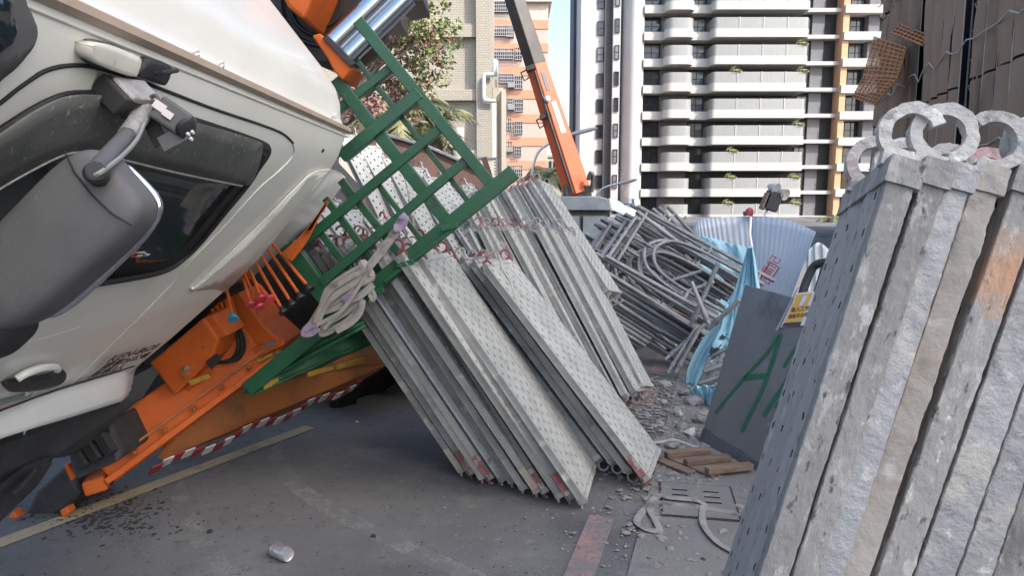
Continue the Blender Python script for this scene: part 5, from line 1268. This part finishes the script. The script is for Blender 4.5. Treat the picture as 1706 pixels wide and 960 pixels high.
# lettering on the door
def cab_text(body, size, p0, p1, shear=0.0, mat=None, off=.022):
    a, b = S(*p0, off), S(*p1, off); ex = (b - a); ex = V((0, ex.y, 0)).normalized() if False else ex.normalized()
    ez = EL; ez = (ez - ex * ez.dot(ex)).normalized(); ey = ez.cross(ex)
    o = link('lettering', text_mesh(body, size, mat or MT['ink'], shear=shear, spacing=1.0), shell)
    me = o.data; w = max(v.co.x for v in me.vertices); f = (b - a).length / w
    o.matrix_local = Matrix.Translation(-truck.location - shell.location) @ frame_matrix(a, ex * f, ey, ez)
cab_text('KEN-8628', .060, (175, 606), (258, 582), .2)
cab_text('總重26公噸', .046, (164, 617), (244, 595), .2)
cab_text('限乘3人', .046, (145, 631), (202, 615), .2)
cab_text('AVS TW', .016, (225, 429), (246, 427), 0, MT['white_ink'], .0175)
patch([(218, 424), (224, 423), (224, 429), (217, 429)], .017, MT['red_print'], 'sticker', .001, 0)
patch([(222, 421), (240, 419), (248, 424), (240, 422)], .017, MT['white_ink'], 'sticker', .001, 0)
# marker lamp, aerial mount, bolts, holes
lp = patch([(139, 78), (144, 70), (158, 69), (185, 77), (214, 90), (222, 98), (217, 117), (208, 122), (180, 114), (150, 102), (139, 92)], .018, MT['lamp_glass'], 'marker_lamp', .034, 4)
patch([(134, 76), (141, 66), (158, 65), (187, 73), (216, 87), (225, 97), (219, 121), (208, 126), (178, 118), (147, 106), (135, 93)], .004, MT['mirror'], 'lamp_base', .008, 4)
patch([(236, 100), (246, 95), (268, 104), (277, 113), (272, 128), (264, 138), (244, 132), (225, 124), (227, 112)], .012, MT['black'], 'aerial_mount', .028, 3)
MB().tube([S(258, 121, .03), S(270, 121, .05), S(295, 117, .055)], .005, 6).build('aerial', MT['black'], shell)
for px, py in ((323, 88), (365, 107), (557, 192), (575, 201)):
    MB().lathe(S(px, py, 0), EL, [(.014, -.002), (.014, .004), (.008, .007), (.008, .012)], 12).build('bolt', MT['cab_low'], shell)
for px, py in ((536, 251), (563, 261)): MB().lathe(S(px, py, -.004), EL, [(.012, 0), (.012, .006)], 12).build('drain_hole', MT['seam_dark'], shell)
# windscreen wrapping the front corner
patch([(-160, -60), (10, -30), (40, 8), (56, 42), (54, 68), (38, 92), (0, 128), (-160, 240)], .006, MT['mirror'], 'windscreen_surround', .012, 3)
patch([(-160, -45), (0, -8), (18, 22), (26, 46), (20, 66), (0, 84), (-160, 190)], .014, MT['glass'], 'windscreen', .006, 3)
# ---- mirror on its arm
mY = 1.2
def rbox(c, ex, ey, ez, hx, hy, hz, p=3.2, n=28, m=18, shape=None):
    mb = MB()
    def sg(t, e): return math.copysign(abs(t) ** e, t)
    def fn(u, v):
        a, b = u * 2 * math.pi, (v - .5) * math.pi * .9999
        x, y, z = sg(math.cos(b), 2 / p) * sg(math.cos(a), 2 / p), sg(math.cos(b), 2 / p) * sg(math.sin(a), 2 / p), sg(math.sin(b), 2 / p)
        if shape: x, y, z = shape(x, y, z)
        return c + ex * x * hx + ey * y * hy + ez * z * hz
    return mb.grid(fn, n, m)
mc_ = W(100, 404, mY)
mir = sub(rbox(mc_, EL, V((0, -1, 0)), EU, .080, .06, .175, 4.2, 48, 36, lambda x, y, z: (x * (1 + .10 * z), y * (1 - .15 * z) , z - .02 * x)).build('wing_mirror', MT['mirror'], truck, 60))
gl = rbox(mc_ + V((0, .062, 0)), EL, V((0, -1, 0)), EU, .078, .012, .165, 4).build('mirror_glass', MT['chrome'], mir, 60)
pts = [TC(mY - .068, 0, 0)]
def mface(x, z, o=.0): return mc_ + EL * (.082 * x * (1 + .10 * z)) + EU * (.172 * (z - .02 * x)) + V((0, -.06 * (1 - .15 * z) - o, 0))
MB().tube([mface(-.9, .80, -.004), mface(-.5, .74, -.001), mface(0, .72, -.001), mface(.5, .74, -.001), mface(.9, .8, -.004)], .0016, 5).build('shell_seam', MT['seam_dark'], mir)
arm = [S(228, 158, .03), S(236, 172, .06), W(232, 195, 1.42), W(212, 226, 1.34), W(185, 255, 1.22), W(160, 284, 1.12)]
MB().tube(cr(arm[:4], 5), [.019] * 6 + [.02] * 5 + [.018] * 5, 12).build('arm_joint', MT['alu_tape'], mir)
MB().tube(cr(arm[3:], 6), .0155, 12).build('mirror_arm', MT['mirror'], mir)
MB().tube(cr([W(240, 205, 1.38), W(228, 232, 1.32), W(205, 258, 1.21), W(172, 284, 1.12), W(158, 292, 1.11)], 5), .004, 6).build('cable', MT['tower_rail'], mir)
MB().lathe(W(158, 288, 1.13), (EL * .1 + EU * .4 + V((0, -1, 0))).normalized(), [(.017, -.03), (.018, 0), (.013, .006)], 24).build('arm_socket', MT['black'], mir)
for i, (px, py, s) in enumerate(((193, 160, .022), (208, 170, .02))):
    obox(S(px, py, .035), (EL, (0, 1, 0)), (.034, s * 1.3, s), mir, 'arm_bracket', MT['black'], .004)
obox(S(222, 160, .045), (EL, (0, 1, .2)), (.03, .05, .022), mir, 'arm_bracket', MT['alu_tape'], .006)
low_m = rbox(W(-6, 545, 1.25), EL, V((0, -1, 0)), EU, .05, .05, .055, 3.4).build('wide_angle_mirror', MT['black'], mir, 60)
# side camera on a bracket
cmb = W(290, 197, 1.45)
camb = sub(obox(cmb, (V((.75, .15, -.55)), V((.5, .2, .8))), (.034, .026, .03), truck, 'side_camera', MT['mirror'], .006))
MB().lathe(cmb + V((.028, -.02, -.02)), V((.75, -.3, -.45)), [(.020, 0), (.020, .012), (.010, .014)], 16).build('lens', MT['black'], camb)
for a, b in ((-.008, .0), (.004, -.008), (.012, .006)): MB().lathe(cmb + V((.045, -.034 + a, -.035 + b)), V((.75, -.3, -.45)), [(.004, 0), (.003, .006)], 8).build('diode', MT['pipe'], camb)
for d, s in ((V((-.012, -.033, .02)), .012), (V((.004, -.033, .004)), .010)): obox(cmb + d, (V((.75, .15, -.55)), V((.5, .2, .8))), (s, s * .7, .002), camb, 'label', MT['poster_w'], 0)
MB().tube(cr([S(262, 182, .05), cmb + V((-.055, 0, .03)), cmb + V((-.03, -.01, .045)), cmb + V((-.02, -.01, .02))], 5), .004, 6).build('cable', MT['mirror'], camb)
MB().beam(cmb + V((-.045, -.01, -.005)), cmb + V((-.02, -.02, -.055)), .03, .004, up=(0, 1, 0)).build('bracket', MT['black'], camb, 0)
MB().beam(cmb + V((-.02, -.02, -.055)), cmb + V((.03, -.02, -.03)), .03, .004, up=(0, 1, 0)).build('bracket', MT['tower_grey'], camb, 0)
MB().tube([S(250, 180, .02), cmb + V((-.04, 0, 0))], .008, 8).build('bracket', MT['alu_tape'], camb)

# ---- black lower skirt, arch and steps
def polyd(pxy, d, nm, mat, par, bev=.01):
    return MB().prism([W(x, y, Y) for x, y, Y in pxy], d).build(nm, mat, par, 0, bevel=bev)
sk_o = sub(polyd([(-80, 770, 2.6), (0, 731, 2.75), (110, 682, 3.12), (215, 632, 3.45), (256, 610, 3.56), (264, 622, 3.56), (238, 662, 3.47), (192, 697, 3.36), (150, 738, 3.22), (110, 762, 3.1), (84, 765, 3.0), (62, 798, 2.95), (0, 862, 2.75), (-80, 930, 2.55)], (-.12, .12, -.02), 'lower_skirt', MT['skirt'], truck, 0))
polyd([(-60, 862, 2.55), (0, 806, 2.68), (40, 776, 2.82), (78, 764, 2.95), (74, 782, 2.95), (50, 818, 2.88), (0, 866, 2.7), (-60, 925, 2.55)], (-.0, .05, -.0), 'wheel_arch', MT['black'], sk_o, .012)
for i in range(3):
    MB().tube([W(18 + i * 10, 826 - i * 9, 2.66 + .04 * i), W(40 + i * 9, 808 - i * 12, 2.74 + .04 * i)], .012, 8).build('arch_rib', MT['black'], sk_o)
cw = TC(1.75, -.95, -.42); MB().lathe(cw, EL, [(.2, -.14), (.44, -.14), (.48, -.09), (.48, .09), (.44, .14), (.26, .14), (.24, .06)], 36).build('front_wheel', MT['rubber'], truck)
# step block with three treads
stp = [W(112, 757, 3.3), W(183, 702, 3.38), W(206, 752, 3.36), W(196, 770, 3.3), W(126, 801, 3.24)]
stb = sub(MB().prism(stp, (.02, .3, .02)).build('step_block', MT['black'], truck, 0, bevel=.012))
for i in range(3):
    a = W(128 + 20 * i, 755 - 15 * i, 3.24 + .015 * i); b = W(143 + 22 * i, 778 - 11 * i, 3.21 + .015 * i)
    MB().beam(a, b, .055, .05, up=(0, 1, 0)).build('tread', MT['skirt'], stb, 0, bevel=.006)
# ---- outrigger: long orange arm, foot box on the road
def poly(pxs, Y, d, nm, mat, par=truck, bev=.008, ys=None):
    pts = [W(x, y, (ys[i] if ys else Y)) for i, (x, y) in enumerate(pxs)]
    return MB().prism(pts, d).build(nm, mat, par, 0, bevel=bev)
def boxbeam(p0, p1, hpx, Y0, Y1, dep, nm, mat, par, bev=.01, sh=0):
    a, b = W(*p0, Y0), W(*p1, Y1); d = (b - a).normalized(); sd = d.cross(V((0, 1, 0))).normalized(); nn = sd.cross(d).normalized()
    if nn.y < 0: nn = -nn
    h = hpx * (Y0 + Y1) / 2 / FPX / 2
    return MB().box(a + sd * sh, d, sd, nn, (0, -h, 0), ((b - a).length, h, dep)).build(nm, mat, par, 0, bevel=bev)
arm_o = sub(boxbeam((430, 575), (160, 772), 84, 3.9, 3.45, .24, 'outrigger_arm', MT['orange'], truck, .012))
boxbeam((462, 594), (176, 804), 10, 3.88, 3.41, .30, 'arm_flange', MT['orange'], arm_o, .004)
boxbeam((452, 574), (200, 758), 4, 3.875, 3.44, .01, 'weld_bead', MT['orange_d'], arm_o, .002)
boxbeam((176, 806), (138, 818), 26, 3.42, 3.38, .22, 'arm_tip', MT['orange'], arm_o, .012)
for t_ in (.12, .3, .48, .66, .84):
    c_ = W(430, 575, 3.88).lerp(W(160, 772, 3.43), t_) + V((.05, 0, -.055)); MB().lathe(c_, (0, -1, 0), [(.013, -.01), (.013, .012), (.009, .016)], 6).build('bolt', MT['orange_d'], arm_o, 20)
boxbeam((330, 640), (318, 625), 60, 3.70, 3.70, .02, 'stiffener', MT['orange'], arm_o, .004)
ft = sub(poly([(35, 872), (60, 818), (105, 778), (128, 812), (136, 822), (112, 850), (60, 876)], 3.42, (.05, .34, .0), 'outrigger_foot', MT['black'], bev=.02))
for c in ([(10, 866), (22, 852), (38, 880), (42, 890), (28, 893)], [(98, 852), (110, 846), (116, 856), (104, 864)], [(104, 776), (112, 774), (124, 796), (118, 804)]):
    poly(c, 3.37, (.0, .06, 0), 'end_flange', MT['orange'], ft, .008)
MB().tube([W(32, 862, 3.40), W(48, 878, 3.40)], .012, 8).build('clamp_ring', MT['alu_tape'], ft)
# valve box and outrigger head behind the cab
vb = sub(poly([(248, 606), (338, 530), (364, 566), (352, 600), (291, 660)], 3.6, (.02, .22, .02), 'valve_box', MT['orange'], bev=.012))
poly([(338, 530), (364, 566), (380, 560), (354, 525)], 3.615, (.02, .2, .02), 'box_side', MT['orange'], vb)
poly([(342, 603), (360, 590), (368, 598), (352, 616)], 3.585, (0, .02, 0), 'slot', MT['seam_dark'], vb, 0)
poly([(296, 620), (304, 613), (316, 626), (308, 634)], 3.590, (0, .015, 0), 'bolt_plate', MT['orange_d'], vb, .004)
MB().lathe(W(313, 613, 3.595), (0, -1, 0), [(.014, 0), (.014, .02), (.008, .03)], 8).build('bolt', MT['zinc'], vb)
poly([(312, 636), (345, 624), (350, 630), (318, 642)], 3.585, (0, .012, 0), 'warning_label', MT['yellow'], vb, 0)
hd = sub(poly([(330, 540), (362, 505), (398, 487), (440, 545), (473, 574), (468, 586), (424, 598), (352, 640)], 3.92, (.02, .3, .02), 'outrigger_head', MT['orange'], bev=.01))
poly([(394, 612), (418, 580), (470, 566), (474, 575), (424, 600)], 3.88, (0, .05, 0), 'head_flange', MT['orange'], hd, .006)
poly([(425, 600), (462, 584), (466, 588), (430, 606)], 3.86, (0, .03, 0), 'trim_strip', MT['yellow'], hd, .003)
poly([(440, 572), (456, 568), (459, 575), (443, 580)], 3.87, (0, .02, 0), 'rubber_pad', MT['tower_grey'], hd, 0)
for o_ in (0, 6, 11):
    MB().tube(cr([W(372 + o_ * .5, 530 - o_, 3.85), W(390 + o_, 550, 3.82), W(397 + o_, 575, 3.80), W(388 + o_, 597, 3.79), W(365 + o_, 604, 3.78), W(349 + o_ * .6, 604, 3.80)], 5), .009, 8).build('hydraulic_hose', MT['rubber'], truck)
for i in range(5):
    a = W(352 + i * 8, 515 - i * 5, 3.84); MB().tube([a, W(372 + i * 6, 555 - i * 4, 3.84)], .010, 8).build('pipe', MT['orange'], truck)
# control levers: rod with knob
lev = [((380, 493), (387, 525), 'b'), ((407, 468), (416, 502), 'r'), ((411, 464), (430, 506), 'r'), ((420, 458), (433, 492), 'r'), ((418, 462), (446, 494), 'r'), ((432, 448), (469, 514), 'k'), ((443, 438), (484, 502), 'k'), ((455, 427), (498, 490), 'k'), ((464, 418), (512, 476), 'k')]
for a, b, c in lev:
    p0, p1 = W(*a, 3.56), W(*b, 3.48); d = (p1 - p0).normalized()
    lv_ = sub(MB().tube([p0 - d * .1, p1], .0085, 8).build('control_lever', MT['orange'], truck))
    MB().lathe(p1 - d * .01, d, [(.010, 0), (.013, .012), (.027, .03), (.025, .04)], 7).build('knob', {'b': MT['knob_blue'], 'r': MT['knob_red'], 'k': MT['black']}[c], lv_, 20)
for i in range(6):
    MB().tube(cr([W(470 + i * 3, 424 + i * 2, 3.5), W(500 + i * 2, 396 + i, 3.5), W(524 + i, 368 - i, 3.5), W(541 + i, 345 - i * 2, 3.5)], 4), .007, 6).build('control_rod', MT['orange'], truck)
# ---- dark chassis, added shade plate, rear wheels
def TA(Y, u, l): return EU * u + EL * l + V((0, Y, 0))
MB().box(TA(4.5, 0, 0), EU, EL, (0, 1, 0), (-1.7, -3.6, 0), (-.22, -1.52, .15)).build('shade_backing', MT['chassis'], truck, 0)  # added dark plate standing for the shade between cab and bed
for l in (-2.9, -2.1): MB().box((0, 0, 0), EU, EL, (0, 1, 0), (-1.25, l - .06, 3.3), (-.95, l + .06, 9.0)).build('chassis_rail', MT['chassis'], truck, 0)
MB().box((0, 0, 0), EU, EL, (0, 1, 0), (-1.3, -3.2, 3.62), (-.4, -2.0, 4.3)).build('gearbox', MT['chassis'], truck, 0, bevel=.05)
rw = W(628, 622, 5.6); MB().lathe(rw, V((.55, -.5, -.6)), [(.25, -.15), (.43, -.15), (.47, -.1), (.47, .1), (.43, .15), (.27, .15), (.25, .05), (.1, .04)], 36).build('rear_wheel', MT['rubber'], truck)
MB().lathe(W(560, 560, 5.9), V((.55, -.3, -.6)), [(.25, -.15), (.43, -.15), (.47, -.1), (.47, .1), (.43, .15), (.27, .15), (.25, .05), (.1, .04)], 36).build('rear_wheel', MT['rubber'], truck)
# ---- bed side panels
poly([(262, 764), (340, 655), (420, 648), (520, 612), (612, 592), (652, 605), (580, 648), (470, 692), (330, 738), (272, 766)], 0, (.02, .05, .06), 'side_skirt', MT['orange_d'], ys=[3.75, 3.95, 4.05, 4.5, 4.9, 5.1, 4.9, 4.5, 4.1, 3.75], bev=0)
# red and white reflective strip
a_, b2 = W(250, 786, 3.5), W(600, 640, 4.85); ns = 25
for i in range(ns):
    p0, p1 = a_.lerp(b2, i / ns), a_.lerp(b2, (i + .985) / ns); sag = V((0, 0, .02 * math.sin(i * .8)))
    MB().beam(p0 + sag, p1 + sag, .008, .075, up=EU).build('reflective_strip', MT['tape_red' if i % 2 == 0 else 'tape_white'], truck, 0)
# green dented side gate under the rack with yellow trim
def dent(pxs, Y0, Y1, seed, nm, mat, par):
    c = [W(x, y, Y0 if i in (0, 3) else Y1) for i, (x, y) in enumerate(pxs)]
    f = lambda u, v: (c[0] * (1 - u) + c[1] * u) * (1 - v) + (c[3] * (1 - u) + c[2] * u) * v
    return MB().grid(lambda u, v: f(u, v) + V((0, -.025, .012)) * mnoise.noise(V((u * 5 + seed, v * 3, seed))), 24, 10).build(nm, mat, par, 40, solid=.012)
sg = sub(dent([(400, 655), (600, 538), (640, 560), (425, 656)], 3.62, 4.2, 1, 'side_gate', MT['green_d'], truck))
dent([(430, 640), (590, 562), (625, 572), (440, 650)], 3.68, 4.25, 4, 'gate_fold', MT['green_d'], sg)
dent([(404, 655), (425, 625), (600, 520), (610, 545)], 3.64, 3.7, 7, 'gate_top', MT['green_d'], sg)
for (a, ya_), (b, yb_) in ((((438, 645), 3.71), ((486, 622), 3.88)), (((512, 624), 3.93), ((555, 612), 4.08)), (((560, 612), 4.13), ((606, 600), 4.38))):
    MB().beam(W(*a, ya_ - .06), W(*b, yb_ - .06), .014, .03).build('yellow_trim', MT['yellow'], sg, 0)
# deck of the bed
MB().box((0, 0, 0), EU, EL, (0, 1, 0), (-.34, -3.6, 4.7), (-.26, -1.75, 9.2)).build('bed_floor', MT['chassis'], truck, 0)

# ---- green rack at the front of the bed
YG = 3.62
rack = sub(MB().beam(W(857, 286, YG - .03), W(415, 647, YG - .03), .08, .085, up=(0, 1, 0)).build('rack', MT['green'], truck, 0, bevel=.006))
def rb(p0, p1, wpx, nm, y=0, dep=.05):
    MB().beam(W(*p0, YG + y), W(*p1, YG + y), dep, wpx * YG / FPX, up=EL if nm == 'upright' else EU).build(nm, MT['green'], rack, 0, bevel=.004)
def bar(p0, p1, wpx, nm, y=0, dep=.05):
    a, b = W(*p0, YG + y), W(*p1, YG + y); d = (b - a).normalized(); s = d.cross(V((0, 1, 0))).normalized()
    MB().box(a, d, s, V((0, 1, 0)), (0, -wpx * YG / FPX / 2, -dep / 2), ((b - a).length, wpx * YG / FPX / 2, dep / 2)).build(nm, MT['green'], rack, 0, bevel=.004)
bar((598, 36), (822, 312), 19, 'top_rail', -.01, .09)
bar((588, 92), (782, 338), 9, 'slat', .02, .03)
bar((560, 132), (752, 378), 21, 'rail', .0, .06)
bar((628, 304), (702, 400), 9, 'slat', .02, .03)
bar((568, 300), (668, 426), 13, 'slat', .02, .03)
bar((542, 330), (636, 452), 12, 'slat', .02, .03)
bar((520, 370), (592, 460), 12, 'slat', .02, .03)
bar((478, 408), (550, 502), 30, 'bottom_rail', .0, .07)
bar((655, 110), (560, 186), 14, 'upright', .01, .05)
bar((700, 155), (570, 262), 20, 'upright', -.02, .08)
bar((742, 207), (480, 426), 15, 'upright', -.01, .06)
bar((782, 262), (536, 472), 15, 'upright', -.01, .06)
MB().beam(W(478, 405, YG + .0), W(548, 512, YG + .0), .02, .05, up=(0, 1, 0)).build('scuffed_plate', MT['alu_tape'], rack, 0)
bar((760, 378), (640, 470), 6, 'edge_lip', -.10, .02)
for px, py in ((748, 379), (675, 440), (626, 487)):
    bar((px - 14, py + 3), (px + 14, py - 4), 9, 'lashing_ring', -.11, .02)
# ---- crane gear above the cab: winch, chrome rams, orange bracket
cg = sub(poly([(519, 58), (533, 54), (560, 82), (590, 110), (570, 133), (556, 118), (545, 96)], 3.520, (0, .25, 0), 'ram_bracket', MT['orange'], bev=.01))
poly([(440, -60), (545, -60), (505, 32), (480, 12)], 3.650, (0, .5, 0), 'crane_column', MT['orange'], cg, .02)
def ram(p0, p1, r, Y, nm='chrome_ram'):
    a, b = W(*p0, Y), W(*p1, Y); MB().lathe(a, (b - a), [(r * .8, 0), (r, .01), (r, (b - a).length)], 28).build(nm, MT['chrome'], cg)
ram((556, 76), (690, -55), .062, 3.650); ram((577, 98), (720, -42), .045, 3.620)
poly([(536, 62), (546, 58), (592, 104), (584, 112)], 3.500, (0, .1, 0), 'ram_clamp', MT['black'], cg, .004)
poly([(648, -10), (700, -30), (706, 2), (672, 8)], 3.600, (0, .3, 0), 'ram_head', MT['tank'], cg, .01)
wd = W(548, 18, 4.15)
MB().lathe(wd, V((-.1, -1, 0)), [(.30, -.25), (.30, -.2)] + [(.15 + .008 * (i % 2), -.2 + .012 * i) for i in range(1, 24)] + [(.30, .1), (.30, .13), (.26, .131)], 40).build('winch_drum', MT['tank'], cg, 50)
for r_ in (.12, .17, .22): MB().tube([wd + V((-.013, -.135, 0)) + V((math.cos(t), 0, math.sin(t))) * r_ for t in [2 * math.pi * i / 40 for i in range(40)]], .012, 6, closed=True).build('winch_cable', MT['rubber'], cg)
MB().box(W(560, -30, 4.5), (1, 0, 0), (0, 1, 0), (0, 0, 1), (-.45, 0, -.25), (.4, .3, .6)).build('crane_base', MT['tank'], cg, 0)

# ================================================================ SLINGS ON THE RACK
sl = thing('sling_bundle', W(600, 480, 3.470), 'knotted dirty webbing slings with purple eyes tied to the green rack', 'sling')
def web(pxs, r, mat, nm, Y=3.440, fl=(0, -1, .3)): MB().tube(cr([W(p[0], p[1], Y + (p[2] if len(p) > 2 else 0)) for p in pxs], 6), r, 10, flat=fl).build(nm, mat, sl, 60)
web([(672, 362), (655, 392), (630, 425), (612, 448)], .022, MT['strap'], 'webbing', 3.460)
web([(668, 358), (674, 366), (668, 378), (656, 380)], .02, MT['purple'], 'sling_eye', 3.450)
web([(612, 446), (600, 470), (570, 492), (545, 505), (535, 515), (520, 540), (508, 552)], .022, MT['strap'], 'webbing', 3.420)
web([(618, 440), (604, 462), (585, 480), (560, 500), (540, 512), (533, 520), (560, 512), (600, 492), (622, 474)], .018, MT['strap'], 'webbing', 3.400)
web([(606, 452), (588, 472), (566, 486), (548, 500), (536, 518), (530, 534), (524, 545)], .018, MT['strap'], 'webbing', 3.380)
web([(600, 494), (596, 516), (578, 536), (556, 548), (536, 556), (545, 540), (575, 520), (594, 505)], .018, MT['strap'], 'webbing', 3.410)
web([(604, 500), (600, 520), (585, 538), (560, 552)], .016, MT['strap'], 'webbing', 3.390)
web([(524, 540), (512, 546), (506, 556), (518, 556), (530, 546)], .016, MT['purple'], 'sling_eye', 3.380)
web([(592, 484), (580, 494), (572, 500)], .018, MT['purple'], 'sling_eye', 3.375)
rw_ = random.Random(4)
for q in range(5):
    x0, y0 = 606 + rw_.uniform(-8, 12), 446 + rw_.uniform(-6, 12); x1, y1 = 528 + rw_.uniform(-8, 14), 536 + rw_.uniform(-10, 16); b_ = rw_.uniform(-16, 22)
    web([(x0, y0), (x0 + (x1 - x0) * .3 + b_ * .6, y0 + (y1 - y0) * .3 + b_ * .7), (x0 + (x1 - x0) * .62 + b_, y0 + (y1 - y0) * .62 + b_), (x1, y1)], rw_.uniform(.007, .011), MT['strap'], 'webbing', 3.320 + rw_.uniform(0, .06), (rw_.uniform(-.5, .5), -1, rw_.uniform(-.3, .6)))
web([(612, 482), (618, 496), (622, 500), (624, 492), (618, 480)], .010, MT['strap'], 'webbing', 3.410)
MB().tube(cr([W(604, 440, 3.450), W(610, 450, 3.420), W(616, 462, 3.430), (W(600, 470, 3.410))], 5), .028, 10).build('knot', MT['strap'], sl)
rp2 = thing('thin_rope', W(830, 430, 3.9), 'thin white rope trailing over the hooks of the nearest plank pile', 'rope')
MB().tube(cr([W(795, 430, 4.0), W(812, 426, 3.95), W(824, 420, 3.93), W(832, 428, 3.9), W(838, 450, 3.85), W(850, 470, 3.82), W(858, 492, 3.8)], 6), .006, 7).build('rope', MT['rope'], rp2)
rp3 = thing('thin_rope', W(700, 350, 4.3), 'thin slack rope hanging down behind the green rack bars', 'rope')
MB().tube(cr([W(668, 270, 4.25), W(680, 320, 4.2), W(690, 380, 4.2), W(696, 400, 4.2)], 6), .006, 7).build('rope', MT['rope'], rp3)
for o in scene.objects:
    if o.get('_world') is not None: del o['_world']
